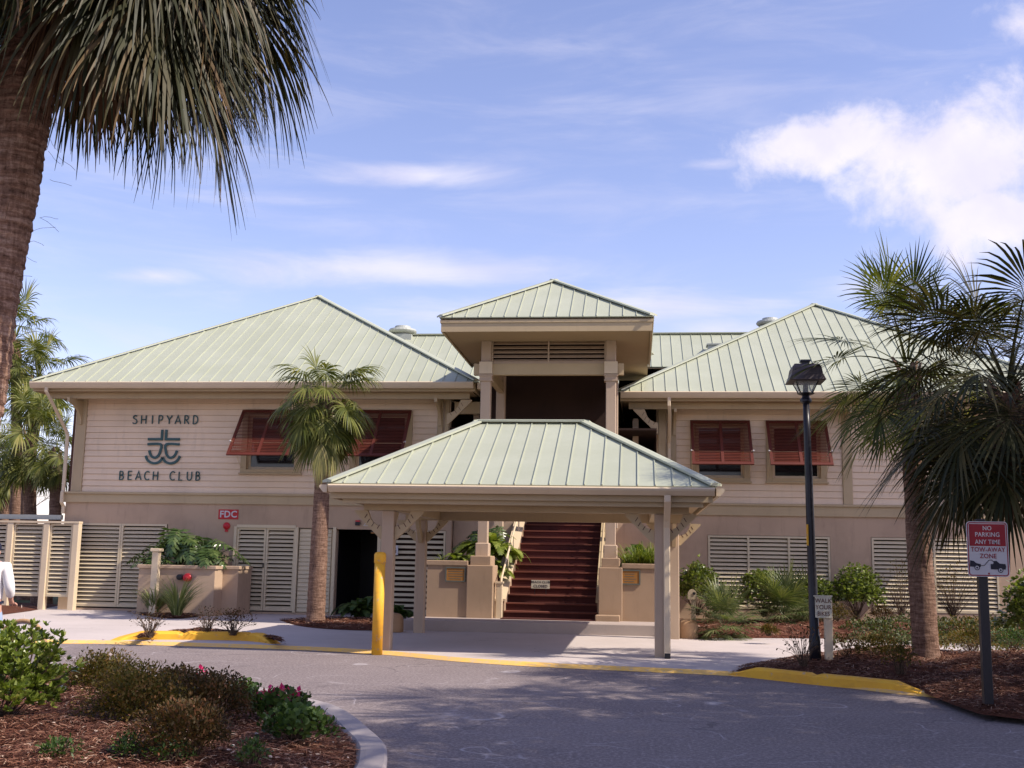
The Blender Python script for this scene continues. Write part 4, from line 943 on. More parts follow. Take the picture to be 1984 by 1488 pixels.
mb = MB(); mb.prism([(-6.92, YL-.01, 2.28), (-6.56, YL-.01, 2.28), (-6.74, YL-.01, 2.47)], (0, .008, 0)); mb.build('plate', TRIM, t)
mb = MB(); ribbon(mb, [(-6.87, 2.295), (-6.61, 2.295), (-6.74, 2.44), (-6.87, 2.295)], .012, YL-.0105, .002); mb.build('border', WHITE, t); text_mesh('R', .08, WHITE, t, (-6.74, YL-.012, 2.34))
t = thing('wall_lamp', 'tiny amber lamp under the head of the dark doorway', 'lamp', (-6.6, YL-.06, 2.14))
mb = MB(); mb.box(-6.68, -6.50, YL-.03, YL+.02, 2.13, 2.17); mb.build('housing', BLACK, t); mb = MB(); mb.box(-6.67, -6.51, YL-.035, YL-.0, 2.105, 2.128); mb.build('lens', ORNG, t)
t = thing('restroom_notice', 'small white paper sign with a dark symbol beside the louvres behind the left canopy post', 'sign', (-6.0, YL-.02, 1.75))
px_ = PY(766, 1066, YL-.02); X_ = px_.x; Z_ = px_.z
mb = MB(); mb.box(X_-.1, X_+.07, YL-.035, YL-.02, Z_-.12, Z_+.12); mb.build('plate', WHITE, t)
mb = MB(); mb.lathe((0, 0, 0), [(.028, 0), (.028, .004)], 12); mb.v = [(X_-.01+v[0], YL-.036-v[2], Z_+.05+v[1]) for v in mb.v]; mb.build('symbol', INKB, t)
mb = MB(); mb.box(X_-.045, X_+.025, YL-.04, YL-.036, Z_-.07, Z_+.01); mb.build('symbol', INKB, t)
# plaques
for (a, b, z0, z1, w_) in ((-4.08, -3.64, 1.02, 1.33, 'left'), (-.38, .08, 1.03, 1.34, 'right')):
    t = thing('plaque', 'bronze orange plaque in a dark frame on the planter %s of the stairs' % w_, 'plaque', ((a+b)/2, 24.19, (z0+z1)/2))
    mb = MB(); mb.box(a, b, 24.165, 24.198, z0, z0+.025); mb.box(a, b, 24.165, 24.198, z1-.025, z1); mb.box(a, a+.025, 24.165, 24.198, z0+.025, z1-.025); mb.box(b-.025, b, 24.165, 24.198, z0+.025, z1-.025); mb.build('frame', PLQF, t)
    mb = MB(); mb.box(a+.026, b-.026, 24.175, 24.198, z0+.026, z1-.026); mb.build('plate', ORNG, t)
    mb = MB()
    for k in range(4):
        ww = random.uniform(.10, .17); mb.box((a+b)/2-ww, (a+b)/2+ww, 24.1725, 24.174, z0+.06+k*.052, z0+.072+k*.052)
    mb.build('inscription_lines', PLQF, t, kind='stuff')
# BEACH CLUB CLOSED board on the stairs
t = thing('closed_sign', 'small cream board reading beach club closed standing on the steps', 'sign', (-2.12, 25.3, .75))
mb = MB(); mb.box(-2.33, -1.92, 25.30, 25.32, .885, 1.07); mb.build('board', SIGNB, t)
mb = MB(); mb.tube([(-2.25, 25.33, .752), (-2.25, 25.325, 1.0)], .008, 6); mb.build('leg', BLACK, t); mb = MB(); mb.tube([(-2.0, 25.33, .752), (-2.0, 25.325, 1.0)], .008, 6); mb.build('leg', BLACK, t)
text_mesh('BEACH CLUB', .068, INKB, t, (-2.125, 25.298, 1.025), bold=.001); text_mesh('CLOSED', .082, INKB, t, (-2.125, 25.298, .935), bold=.0015)

# ------------------------------------------------------------------ bollard, boulders, posts, lamp, signs
t = thing('bollard', 'tall round yellow steel bollard with a collar cap beside the left canopy post', 'bollard', (-4.04, 17.70, 0))
mb = MB(); mb.lathe((-4.04, 17.70, 0), [(.085, 0), (.085, 1.42)], 24); mb.build('pipe', YEL, t, smooth=False)
for p in bpy.data.objects[t.name].children: p.data.polygons.foreach_set('use_smooth', [len(q.vertices) == 4 for q in p.data.polygons])
mb = MB(); mb.lathe((-4.04, 17.70, 1.42), [(.087, 0), (.094, .004), (.094, .125), (.083, .155), (.05, .17), (.01, .173)], 24); c_ = mb.build('cap', YEL, t); c_.data.polygons.foreach_set('use_smooth', [len(q.vertices) == 4 for q in c_.data.polygons])
def stub(x, y, lab):
    mb = MB(); mb.lathe((0, 0, 0), [(.20, 0), (.215, .02), (.21, .24), (.195, .30), (.15, .35), (.08, .372), (.01, .376)], 22)
    o = mb.build('concrete_bollard', BOUL, base=(0, 0, 0), smooth=True); o.location = (x, y, WALKZ-.003); BASE[o.name] = Vector((x, y, WALKZ)); tag(o, lab, 'bollard', 'squat concrete bollards'); return o
stub(.98, 22.7, 'squat domed tan concrete bollard in sunlight right of the entry step'); stub(-4.82, 22.45, 'squat domed tan concrete bollard in the shade behind the yellow bollard')
t = thing('path_post', 'slim wooden post with a round eyed head behind the sunlit concrete bollard', 'post', (1.16, 23.3, .1))
mb = MB(); mb.bbox(1.09, 1.18, 23.26, 23.35, .08, .80, .008); mb.build('post', WOOD, t)
mb = MB(); hd = [(1.045+.0*k, 0, 0) for k in range(1)]
poly = [(1.03, 23.24, .78), (1.20, 23.24, .78)]+[(1.115+.09*cos(pi*i/8), 23.24, .88+.10*sin(pi*i/8)) for i in range(9)]
mb.prism(poly, (0, .13, 0)); mb.build('head', WOOD, t)
mb = MB(); mb.lathe((0, 0, 0), [(.030, 0), (.030, .01)], 12); mb.v = [(1.15+v[0], 23.239-v[2], .90+v[1]) for v in mb.v]; mb.build('eye', BLACK, t)
# lamp post
t = thing('street_lamp', 'black lamp post with a shallow hooded lantern standing in the right mulch bed', 'lamp post', (2.5, 16.72, .12))
lean = lambda z: 2.52-.012*z
mb = MB(); mb.tube([(lean(z), 16.72, z) for z in (.08, .5, .52, 1.4, 2.4, 3.4, 3.85)], [.085, .080, .068, .064, .058, .050, .046], 16); mb.build('pole', BLACK, t, smooth=True)
mb = MB(); cx_ = lean(4.0); mb.lathe((cx_, 16.72, 3.84), [(.05, 0), (.085, .03), (.085, .06), (.06, .09), (.05, .12), (.11, .14), (.13, .155)], 16); mb.build('collar', BLACK, t)
mb = MB(); L0 = Vector((cx_, 16.72, 3.99))
for i in range(4):
    a = pi/4+pi/2*i; u = Vector((cos(a), sin(a), 0)); mb.tube([L0+u*.12, L0+u*.235+Vector((0, 0, .18))], .009, 6)
mb.build('lantern_stay', BLACK, t)
mb = MB(); mb.tube([L0-Vector((0, 0, .02)), L0+Vector((0, 0, .2))], [.04, .035], 10); mb.build('lamp_socket', BLACK, t)
mb = MB(); mb.lathe(tuple(L0+Vector((0, 0, .0))), [(.115, 0), (.225, .165), (.222, .166), (.112, .003)], 4); mb.v = [((v[0]-cx_)*cos(pi/4)-(v[1]-16.72)*sin(pi/4)+cx_, (v[0]-cx_)*sin(pi/4)+(v[1]-16.72)*cos(pi/4)+16.72, v[2]) for v in mb.v]
def f(t_, b, o): setc(t_, b, (.75, .78, .74), .12, .5); b.inputs['Alpha'].default_value = .22
LGL = mat('lantern_glass', f); mb.build('lantern_glass', LGL, t)
def sqd(prof, n=4, m=None, name='', rot=pi/4):
    mb = MB(); k = 0
    for r, z in prof:
        for j in range(n):
            a = rot+2*pi*j/n; mb.v.append((L0.x+r*cos(a)*1.414, L0.y+r*sin(a)*1.414, L0.z+z))
    for i in range(len(prof)-1):
        for j in range(n): mb.f.append((i*n+j, i*n+(j+1) % n, (i+1)*n+(j+1) % n, (i+1)*n+j)); mb.m.append(0)
    mb.f.append(tuple(range(n-1, -1, -1))); mb.f.append(tuple((len(prof)-1)*n+j for j in range(n))); mb.m += [0, 0]
    return mb.build(name, m, t)
HOOD = paint('lamp_hood_grey', (.075, .06, .062), .45, .25, 0)
sqd([(.255, .168), (.262, .178), (.25, .20), (.222, .27), (.205, .37), (.175, .42), (.06, .43)], 4, HOOD, 'hood'); sqd([(.055, .432), (.055, .47), (.075, .475), (.07, .50)], 4, BLACK, 'finial')
mb = MB(); mb.box(lean(2.1)-.064, lean(2.1)-.04, 16.655, 16.70, 1.78, 2.08); mb.build('sticker', YEL, t)
# walk your bikes sign
t = thing('walk_bikes_sign', 'small cream board reading walk your bikes on a white post beside the lamp post', 'sign', (2.68, 16.6, .12))
mb = MB(); mb.bbox(2.64, 2.75, 16.58, 16.69, .10, 1.02, .008); mb.build('post', TRIM_L, t)
mb = MB(); mb.box(2.51, 2.735, 16.55, 16.578, .77, 1.06); mb.build('board', SIGNB, t)
mb = MB(); mb.box(2.495, 2.75, 16.545, 16.60, 1.062, 1.08); mb.build('trim', SIGNB, t)
for k, w_ in enumerate(('WALK', 'YOUR', 'BIKES')): text_mesh(w_, .085, INK, t, (2.622, 16.548, 1.005-.09*k), bold=.0012, sx=.92 if k < 2 else .8)
# no parking sign
t = thing('parking_sign', 'red and white no parking tow away zone sign on a dark square post', 'sign', (3.53, 12.1, .2))
mb = MB(); mb.bbox(3.485, 3.575, 12.13, 12.22, .15, 2.0, .006); mb.build('post', BLACK, t)
def rr_poly(x0, x1, z0, z1, r, y):
    out_ = []
    for cx_, cz_, a0 in ((x1-r, z1-r, 0), (x0+r, z1-r, 90), (x0+r, z0+r, 180), (x1-r, z0+r, 270)):
        for i in range(5): a = radians(a0+90*i/4); out_.append((cx_+r*cos(a), y, cz_+r*sin(a)))
    return out_
sx0, sx1, sz0, sz1 = 3.375, 3.785, 1.415, 1.975; sy = 12.112
mb = MB(); mb.prism(rr_poly(sx0, sx1, sz0, sz1, .035, sy), (0, .004, 0)); mb.build('plate', WHITE, t)
mb = MB(); a = rr_poly(sx0+.008, sx1-.008, sz0+.008, sz1-.008, .03, sy-.0015); b = rr_poly(sx0+.018, sx1-.018, sz0+.018, sz1-.018, .022, sy-.0015); n = len(a)
mb.add(a+b, [(i, (i+1) % n, n+(i+1) % n, n+i) for i in range(n)]); mb.build('border', REDP, t)
mb = MB(); mb.box(sx0+.026, sx1-.026, sy-.003, sy-.001, 1.725, sz1-.026); mb.build('red_panel', REDP, t)
mx_ = (sx0+sx1)/2
for s_, z_, c_, sz_, sxx in (('NO', 1.905, WHITE, .062, .9), ('PARKING', 1.84, WHITE, .064, .88), ('ANY TIME', 1.765, WHITE, .064, .84), ('TOW-AWAY', 1.688, REDP, .066, .86), ('ZONE', 1.622, REDP, .066, .9)): text_mesh(s_, sz_, c_, t, (mx_, sy-.004, z_), sx=sxx, bold=.0006)
mb = MB(); yy = sy-.0035
mb.prism([(3.60, yy, 1.49), (3.745, yy, 1.49), (3.752, yy, 1.52), (3.745, yy, 1.545), (3.69, yy, 1.55), (3.66, yy, 1.575), (3.635, yy, 1.575), (3.625, yy, 1.545), (3.60, yy, 1.545)], (0, .002, 0)); mb.build('truck_symbol', INKB, t)
mb = MB(); mb.prism([(3.395, yy, 1.515), (3.50, yy, 1.51), (3.505, yy, 1.54), (3.46, yy, 1.55), (3.435, yy, 1.572), (3.40, yy, 1.578)], (0, .002, 0)); mb.build('car_symbol', INKB, t)
mb = MB(); ribbon(mb, [(3.50, 1.525), (3.54, 1.53), (3.585, 1.582), (3.61, 1.585), (3.64, 1.56)], .006, yy+.002, .002); mb.build('hook_symbol', INKB, t)
for wx, wz in ((3.465, 1.505), (3.695, 1.483)):
    for r, m_, e in ((.027, INKB, .0042), (.019, WHITE, .0052), (.010, INKB, .0062)):
        mb = MB(); mb.lathe((0, 0, 0), [(r, 0), (r, .0005)], 14); mb.v = [(wx+v[0], sy-e-v[2], wz+v[1]) for v in mb.v]; mb.build('wheel_symbol', m_, t)
mb = MB(); mb.lathe((0, 0, 0), [(.010, 0), (.008, .006)], 8); mb.v = [(mx_+v[0], sy-.001-v[2], 1.447+v[1]) for v in mb.v]; mb.build('bolt', REDP, t)
# roof fans
def fan(x, y, z, lab, base_h, r):
    t = thing('roof_vent', lab, 'roof vent', (x, y, z))
    mb = MB(); mb.box(x-.34, x+.34, y-.34, y+.34, z, z+base_h); mb.build('curb', GREY, t)
    mb = MB(); mb.lathe((x, y, z+base_h), [(r*.62, 0), (r*.62, .05), (r*.86, .07), (r*.95, .10), (r, .14), (r*.93, .20), (r*.6, .235), (r*.55, .30), (r*.1, .32)], 24); mb.build('hood', GREY, t, smooth=False); return t
vp = PY(780, 650, 33.5); fan(vp.x, 33.5, 7.6, 'mushroom shaped exhaust fan on a square curb right of the left hip roof', vp.z+.0-7.6-.02, .44)
vp = PY(1492, 632, 36.0); fan(vp.x, 36.0, 7.5, 'mushroom shaped exhaust fan just showing behind the right hip roof', vp.z-7.5-.05, .44)
vp = PY(1380, 675, 32.0); t = thing('roof_vent', 'small low metal vent box on the link roof beside the right hip', 'roof vent', (vp.x, 32, vp.z-.1))
mb = MB(); mb.box(vp.x-.12, vp.x+.25, 31.9, 32.3, vp.z-.5, vp.z+.08); mb.build('box', GREY, t); mb = MB(); mb.box(vp.x-.16, vp.x+.29, 31.86, 32.34, vp.z+.082, vp.z+.12); mb.build('lid', GREY, t)

# ------------------------------------------------------------------ louvred fence at the left
fen = thing('louvred_fence', 'cream louvred fence running left from the building corner, in sunlight', 'fence', (-17, 28.9, .1))
FY = 27.7
fxs = [PY(x, 1020, FY).x for x in (-170, -60, 22, 92, 149)]
for i in range(4):
    a, b = fxs[i]+.085, fxs[i+1]-.085 if i < 3 else fxs[i+1]-.10
    louvre('louvre_panel', a, b, .38, 2.22, FY, fen, 1, pitch=.103, fr=.045, back=False)
    bb_ = MB(); bb_.box(a, b, FY+.16, FY+.17, .38, 2.22); bb_.build('gap_shade_board', DARKW, fen)  # its dark colour gives the fence slat gaps their shade
for i, x in enumerate(fxs):
    mb = MB(); w = .08; mb.bbox(x-w, x+w, FY-.05, FY+.13, .05, 2.235, .01); mb.build('post', TRIM_L, fen)
mb = MB(); mb.box(fxs[0]-.3, fxs[-1]+.08, FY-.06, FY+.15, 2.237, 2.29); mb.build('top_rail', TRIM_L, fen)
t = thing('overhead_rail', 'long flat grey rail on short brackets running above the louvred fence', 'rail', (-17, 29, 2.4))
mb = MB(); mb.box(fxs[0]-.4, -14.9, 28.0, 28.12, 2.34, 2.46); mb.build('beam', GREY, t)
for x in (-17.6, -16.9, -15.65, -15.05):
    mb = MB(); mb.box(x-.04, x+.04, 28.02, 28.10, 2.2, 2.338); mb.build('bracket', BOOTB, t)

# ------------------------------------------------------------------ palms
def vn(a): return a/np.maximum(1e-9, np.linalg.norm(a, axis=-1, keepdims=True))
def frond_arrays(elev, seed, pet=.9, R=.9, nl=44, st=6, droop=1.0, spread=148, wmul=1.0, fold=.35, pw=.016):
    """fan (costapalmate) frond pointing along +X, drooping towards -Z"""
    rg = np.random.RandomState(seed); V = []; Q = []
    d = np.array([cos(elev), 0, sin(elev)]); p = np.zeros(3); path = [p.copy()]; N = 7
    for i in range(N):
        d = vn(d+np.array([0, 0, -.09*droop*pet])*(1+.3*i)*(.4+abs(cos(elev)))); p = p+d*pet/N; path.append(p.copy())
    # petiole: thin three-sided bar
    lat = np.array([0, 1., 0]); lat = vn(lat+rg.uniform(-.25, .25, 3)); lat = vn(lat-d*lat.dot(d))
    for i, q in enumerate(path):
        w = pw*(1.5-i/N); V += [q+lat*w, q-lat*w, q+np.array([0, 0, -w*.8])]
    for i in range(N):
        a = 3*i
        for j in range(3): jj = (j+1) % 3; Q.append((a+j, a+jj, a+3+jj, a+3+j))
    nrm = np.cross(d, lat)
    if nrm[2] < 0: nrm = -nrm
    k0 = len(V); costa = R*.30
    for i in range(nl):
        u = (i+.5)/nl*2-1; th = radians(spread)*u*1.0
        L = R*(1.0-.42*abs(u)**1.6)*rg.uniform(.86, 1.1)
        o = p+d*costa*max(0, cos(th*.55))*.9*(1-abs(u))
        # V fold and curl of the blade
        dr = d*cos(th)+lat*sin(th)+nrm*(fold*abs(sin(th*.5))+rg.uniform(-.06, .06)); dr = vn(dr)
        dth = radians(2*spread/nl)*1.05; q = o.copy(); droopk = droop*rg.uniform(.7, 1.35)
        twist = rg.uniform(-.5, .5); base = len(V)
        for s in range(st+1):
            t = s/st; r = t*L
            w = (np.tan(dth/2)*r if t < .42 else np.tan(dth/2)*L*.42*max(0, 1-(t-.42)/.58)**.8)*wmul+.0012
            sd = vn(np.cross(dr, nrm)); sd = vn(sd+nrm*(twist*t+(.35 if s % 2 else -.0)*(t < .42)))
            V += [q+sd*w, q-sd*w]
            if s < st:
                g = .055*droopk*(1+3.4*max(0, t-.25))*R/.9; dr = vn(dr+np.array([0, 0, -g*(.35+sqrt(max(0, dr[0]**2+dr[1]**2)))*2.2*6/st])); q = q+dr*L/st
        for s in range(st): a = base+2*s; Q.append((a, a+1, a+3, a+2))
    return np.array(V), np.array(Q)
def frond_mesh(*a, m=None, **kw):
    V, Q = frond_arrays(*a, **kw); Q = np.array([tuple(int(x) for x in q) for q in Q]); me = bpy.data.meshes.new('frond'); me.from_pydata(V.tolist(), [], Q.tolist()); me.materials.append(m); me.update(); return me
def trunk_mesh(path, rad, n, rows, rough, seed, ring=.12, name='trunk', m=TRUNK, parent=None):
    C_ = cat_rom(path, 12); L = [0]
    for i in range(1, len(C_)): L.append(L[-1]+(C_[i]-C_[i-1]).length)
    T = L[-1]; V = []; Q = []; L = np.array(L)
    for r in range(rows+1):
        s = T*r/rows; i = min(len(C_)-2, int(np.searchsorted(L, s, 'right')-1)); f_ = (s-L[i])/max(1e-6, L[i+1]-L[i]); p = C_[i].lerp(C_[i+1], f_)
        u = r/rows; R_0 = float(np.interp(u, [a for a, b in rad], [b for a, b in rad]))
        ph = s/ring
        for j in range(n):
            a = 2*pi*j/n
            k = noise.noise(Vector((cos(a)*2.0+seed, sin(a)*2.0, s*9)))*.5+noise.noise(Vector((cos(a)*7, sin(a)*7+seed, s*22)))*.45+noise.noise(Vector((cos(a)*12, sin(a)*12+seed, s*3.0)))*.35
            saw = (ph+.18*noise.noise(Vector((cos(a)*1.5, sin(a)*1.5, s*2+seed)))) % 1
            rr_ = R_0*(1+rough*(k*.5+(.30-.5*saw)*.5)); V.append((p.x+rr_*cos(a), p.y+rr_*sin(a), p.z))
    for r in range(rows):
        for j in range(n): jj = (j+1) % n; Q.append((r*n+j, r*n+jj, (r+1)*n+jj, (r+1)*n+j))
    return arr_mesh(name, V, Q, m, parent, smooth=True)
def boots(parent, p, r, h, n, m, seed, L=.28):
    """old leaf bases criss-crossed round the trunk top"""
    rg = random.Random(seed); first = None
    for i in range(n):
        a = i*2.39996+rg.uniform(-.2, .2); z = h*(i/n)
        mb = MB(); o = Vector((cos(a), sin(a), 0)); t_ = Vector((-sin(a), cos(a), 0))*rg.uniform(.75, 1.2); lean_ = rg.uniform(-.25, .25)
        b = p+o*(r*.80)+Vector((0, 0, z)); q = b+o*rg.uniform(.06, .15)+Vector((0, 0, L*rg.uniform(.7, 1.15)))+t_*lean_*.25
        w0, w1 = .075, .028
        mb.add([b+t_*w0, b-t_*w0, b+t_*w0*.6-o*.05, b-t_*w0*.6-o*.05, q+t_*w1, q-t_*w1, q+t_*w1*.5-o*.035, q-t_*w1*.5-o*.035],
               [(0, 1, 5, 4), (2, 6, 7, 3), (0, 4, 6, 2), (1, 3, 7, 5), (4, 5, 7, 6), (0, 2, 3, 1)])
        mb.build('leaf_base', m, parent)
FM = {}
def get_frond(kind, ei, var):
    key = (kind, ei, var)
    if key not in FM:
        e = radians([80, 58, 35, 10, -18, -48, -72][ei]); sd = hash((kind, ei, var)) % 9999 if False else (len(FM)*37+11)
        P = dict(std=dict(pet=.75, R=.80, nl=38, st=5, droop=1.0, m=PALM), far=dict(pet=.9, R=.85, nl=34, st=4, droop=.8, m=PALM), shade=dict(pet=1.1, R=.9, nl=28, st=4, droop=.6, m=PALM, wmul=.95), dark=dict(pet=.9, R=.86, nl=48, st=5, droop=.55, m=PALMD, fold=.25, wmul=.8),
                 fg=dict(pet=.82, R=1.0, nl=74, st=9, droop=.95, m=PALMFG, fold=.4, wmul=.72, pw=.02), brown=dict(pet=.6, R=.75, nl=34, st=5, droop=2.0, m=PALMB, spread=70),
                 stiff=dict(pet=.42, R=.52, nl=34, st=4, droop=.6, m=PALMG, wmul=.95, fold=.3, pw=.008), right=dict(pet=1.05, R=.80, nl=44, st=5, droop=.30, m=PALMR, wmul=.9, fold=.18, spread=140))[kind]
        FM[key] = frond_mesh(e, sd, **P)
    return FM[key]
def crown(parent, c, kind, n, scale, seed, lo=-62, hi=85, az=None, skip=None, bias=1.0, name='frond', jit=7):
    rg = random.Random(seed); E_l = [80, 58, 35, 10, -18, -48, -72]
    base = BASE[parent.name]
    for i in range(n):
        u = (i+.5)/n; el = hi-(hi-lo)*u**bias+rg.uniform(-jit, jit); a = i*2.39996+rg.uniform(-.25, .25) if az is None else rg.uniform(*az)
        if skip and skip(a, el): continue
        ei = min(range(7), key=lambda k: abs(E_l[k]-el)); me = get_frond(kind, ei, rg.randrange(2))
        o = bpy.data.objects.new(name, me); COL.objects.link(o); o.parent = parent; BASE[o.name] = base
        o.location = Vector(c)-base+Vector((cos(a), sin(a), 0))*.06+Vector((0, 0, (.5-u)*.35*scale)); s = scale*rg.uniform(.86, 1.12)
        o.rotation_euler = (rg.uniform(-.1, .1), radians(E_l[ei]-el), a); o.scale = (s, s*rg.uniform(.9, 1.1), s)
def palm(name, label, base, top, r0_, r1_, kind, n, scale, seed, group=None, bootn=22, bend=None, tm=TRUNK, rough=.16, rows=90, tn=20, **ck):
    t = thing(name, label, 'palm tree', base, group); B, T = Vector(base), Vector(top); m1 = B.lerp(T, .5)+(Vector(bend) if bend else Vector((0, 0, 0)))
    trunk_mesh([B-Vector((0, 0, .1)), B.lerp(m1, .5), m1, m1.lerp(T, .5), T], [(0, r0_*1.25), (.05, r0_*1.05), (.3, r0_), (.85, r1_), (1, r1_*.9)], tn, rows, rough, seed, parent=t, m=tm)
    if bootn: boots(t, T-Vector((0, 0, .75*scale)), r1_, .8*scale, bootn, BOOT, seed)
    crown(t, T+Vector((0, 0, .05)), kind, n, scale, seed, **ck); return t
# the middle palm in front of the left wing
mp = palm('sabal_palm', 'small cabbage palm in the oval mulch bed before the left wing', (-6.96, 24.4, .1), (-6.93, 24.4, 4.86), .19, .15, 'std', 46, .86, 3, bootn=34, hi=74, lo=-64, jit=14)
for k, (a, sc_, dz) in enumerate(((-1.62, .80, -.15), (-1.15, .7, .1))):
    o = bpy.data.objects.new('hanging_frond', frond_mesh(radians(-62), 90+k, pet=1.0, R=1.0, nl=30, st=6, droop=3.2, m=PALMY, spread=62, fold=.2, pw=.02)); COL.objects.link(o); o.parent = mp
    o.location = (.16, -.55, 4.62) if k == 0 else (.3, -.3, 4.5); o.rotation_euler = (0, 0, a); o.scale = (sc_,)*3
    BASE[o.name] = BASE[mp.name]
# the palm in the right bed
palm('sabal_palm', 'tall cabbage palm with a bare trunk in the right bed left of the parking sign', (4.17, 17.25, .2), (4.06, 17.25, 4.40), .18, .145, 'right', 32, .98, 8, bootn=18, hi=82, lo=-64, jit=14, tm=TRUNK)
# dense palm at the right edge with a hanging skirt
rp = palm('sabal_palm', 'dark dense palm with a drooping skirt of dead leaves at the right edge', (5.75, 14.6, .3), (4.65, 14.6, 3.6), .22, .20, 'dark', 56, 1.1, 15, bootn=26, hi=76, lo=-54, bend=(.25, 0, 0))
crown(rp, (4.65, 14.6, 3.35), 'brown', 9, .75, 5, lo=-80, hi=-50, name='dead_frond')
# foreground palm, upper left
fp = thing('sabal_palm', 'very tall near palm at the left edge with its shaggy crown overhead', 'palm tree', (-4.25, 6.1, .1))
B = [PY(x, y, 6.1) for x, y in ((-120, 1300), (-72, 900), (-40, 740), (-16, 560), (20, 380), (42, 240), (62, 100), (90, -60))]
trunk_mesh([Vector((-4.15, 6.1, 0))]+B, [(0, .25), (.3, .165), (.55, .15), (.75, .148), (.86, .158), (1, .18)], 72, 520, .30, 4, ring=.075, parent=fp, m=TRUNKF)
T = B[-1]
boots(fp, T-Vector((0, 0, .62)), .19, .75, 26, BOOT, 6, L=.34)
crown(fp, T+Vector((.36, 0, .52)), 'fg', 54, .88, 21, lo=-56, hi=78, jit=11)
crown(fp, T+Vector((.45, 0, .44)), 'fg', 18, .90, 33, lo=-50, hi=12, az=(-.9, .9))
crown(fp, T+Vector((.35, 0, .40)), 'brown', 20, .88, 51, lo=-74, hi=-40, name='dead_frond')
fb_ = MB(); rg = random.Random(3)
for i in range(70):
    z = rg.uniform(2.0, 4.4); a = rg.uniform(0, 2*pi); q = PY(*[(np.interp(z, [2.5, 3.3, 4.0, 4.6], [-34, 0, 50, 75])), 500], 6.1); o = Vector((q.x, 6.1, z))+Vector((cos(a), sin(a), 0))*.165
    d_ = Vector((cos(a), sin(a), rg.uniform(-.6, .5))).normalized(); pts = [o]
    for k in range(4): d_ = (d_+Vector((rg.uniform(-.4, .4), rg.uniform(-.4, .4), rg.uniform(-.5, .3)))).normalized(); pts.append(pts[-1]+d_*rg.uniform(.015, .045))
    fb_.tube(pts, .0012, 3, cap=False)
fb_.build('trunk_fibres', TWIG, fp, kind='stuff')
# background palms beyond the fence
BG = [((38, 990), (30, 660), 36.5, 'tallest far palm beyond the fence with its crown just right of the near trunk', 1.02, 5), ((62, 990), (72, 740), 35.5, 'far palm beyond the fence with its crown touching the roof corner', 1.0, 9),
      ((88, 1000), (58, 845), 33.5, 'low far palm beyond the fence with a full crown under the roof corner', 1.0, 12), ((100, 1000), (110, 880), 33.0, 'far palm with a bent thin trunk nearest the dark slatted screen', .7, 17), ((10, 1000), (8, 905), 38, 'slender far palm half hidden by the near trunk, over the fence', .8, 23)]
for (bp0, tp, yy, lab, sc2, sd) in BG:
    b = PY(*bp0, yy); tpp = PY(*tp, yy); palm('far_palm', lab, (b.x, yy, 0), (tpp.x, yy, tpp.z), .20, .17, 'far', 26, sc2, sd, group='palms beyond the fence', bootn=8, bend=(.12*((sd % 3)-1), 0, 0), rows=50, tn=12, lo=-70)
# palms standing out of the frame on the right: the shade on the road comes from them
for k, (x, y, h, s_) in enumerate(((7.4, 10.6, 5.2, 1.25), (8.9, 8.6, 6.4, 1.3), (6.4, 6.6, 4.9, 1.2), (9.6, 13.4, 6.4, 1.2), (10.5, 6.4, 7.6, 1.3), (7.9, 7.4, 7.7, 1.25), (9.6, 10.2, 9.0, 1.3), (7.4, 9.1, 6.9, 1.1), (7.6, 6.4, 8.8, 1.3))):
    palm('sabal_palm', ['cabbage palm growing just outside the right edge beside the drive', 'taller cabbage palm outside the right edge nearer the camera', 'short cabbage palm right beside the camera', 'high cabbage palm outside the right edge by the far bed', 'high cabbage palm well outside the right edge nearest the camera line', 'tall thin cabbage palm in the outer group at the right', 'highest cabbage palm of the outer group at the right', 'middle cabbage palm of the outer group at the right', 'tall leaning cabbage palm of the outer group at the right'][k], (x, y, 0), (x-.1, y, h), .2, .17, 'shade', (34, 38, 22, 20, 38, 32, 32, 26, 36)[k], s_, 60+k, bootn=0, rows=20, tn=10)

# ------------------------------------------------------------------ shrubs
def leaf_set(P, D, L, Wd, seed, bend=.25, nst=3):
    """leaves at points P along directions D: two-quad pointed blades; returns V, Q"""
    rg = np.random.RandomState(seed); n = len(P); D = vn(D); up = rg.normal(size=(n, 3))*.5+np.array([0, 0, 1.])
    S = vn(np.cross(D, up)); N_ = np.cross(S, D); L = L*rg.uniform(.7, 1.25, (n, 1)); Wd = Wd*rg.uniform(.8, 1.2, (n, 1))
    ts = np.linspace(0, 1, nst+1); prof = [0.12]+[1.0 if .25 < t < .8 else .75 for t in ts[1:-1]]+[0.06]
    rows = []
    for t, w in zip(ts, prof):
        c = P+D*L*t-np.array([0, 0, 1.])*L*bend*t*t*.6+N_*L*.05*np.sin(pi*t); rows += [c+S*Wd*w/2, c-S*Wd*w/2]
    V = np.stack(rows, 1).reshape(-1, 3); k = 2*(nst+1); Q = []
    idx = np.arange(n)[:, None]*k
    for s in range(nst): Q.append(idx+np.array([[2*s, 2*s+1, 2*s+3, 2*s+2]]))
    return V, np.concatenate(Q, 0)
def blob_points(n, c, r, seed, shell=.55, lobes=6, lift=0.0):
    rg = np.random.RandomState(seed); d = vn(rg.normal(size=(n*3, 3))); d = d[d[:, 2] > -.35][:n]; n = len(d)
    lc = vn(rg.normal(size=(lobes, 3))); k = 1+.42*np.max(d@lc.T, 1)**4-.22+rg.normal(size=n)*.09
    rad = (shell+(1-shell)*rg.uniform(0, 1, n)**.6)*k; return np.array(c)+d*np.array(r)*rad[:, None]+np.array([0, 0, lift]), d
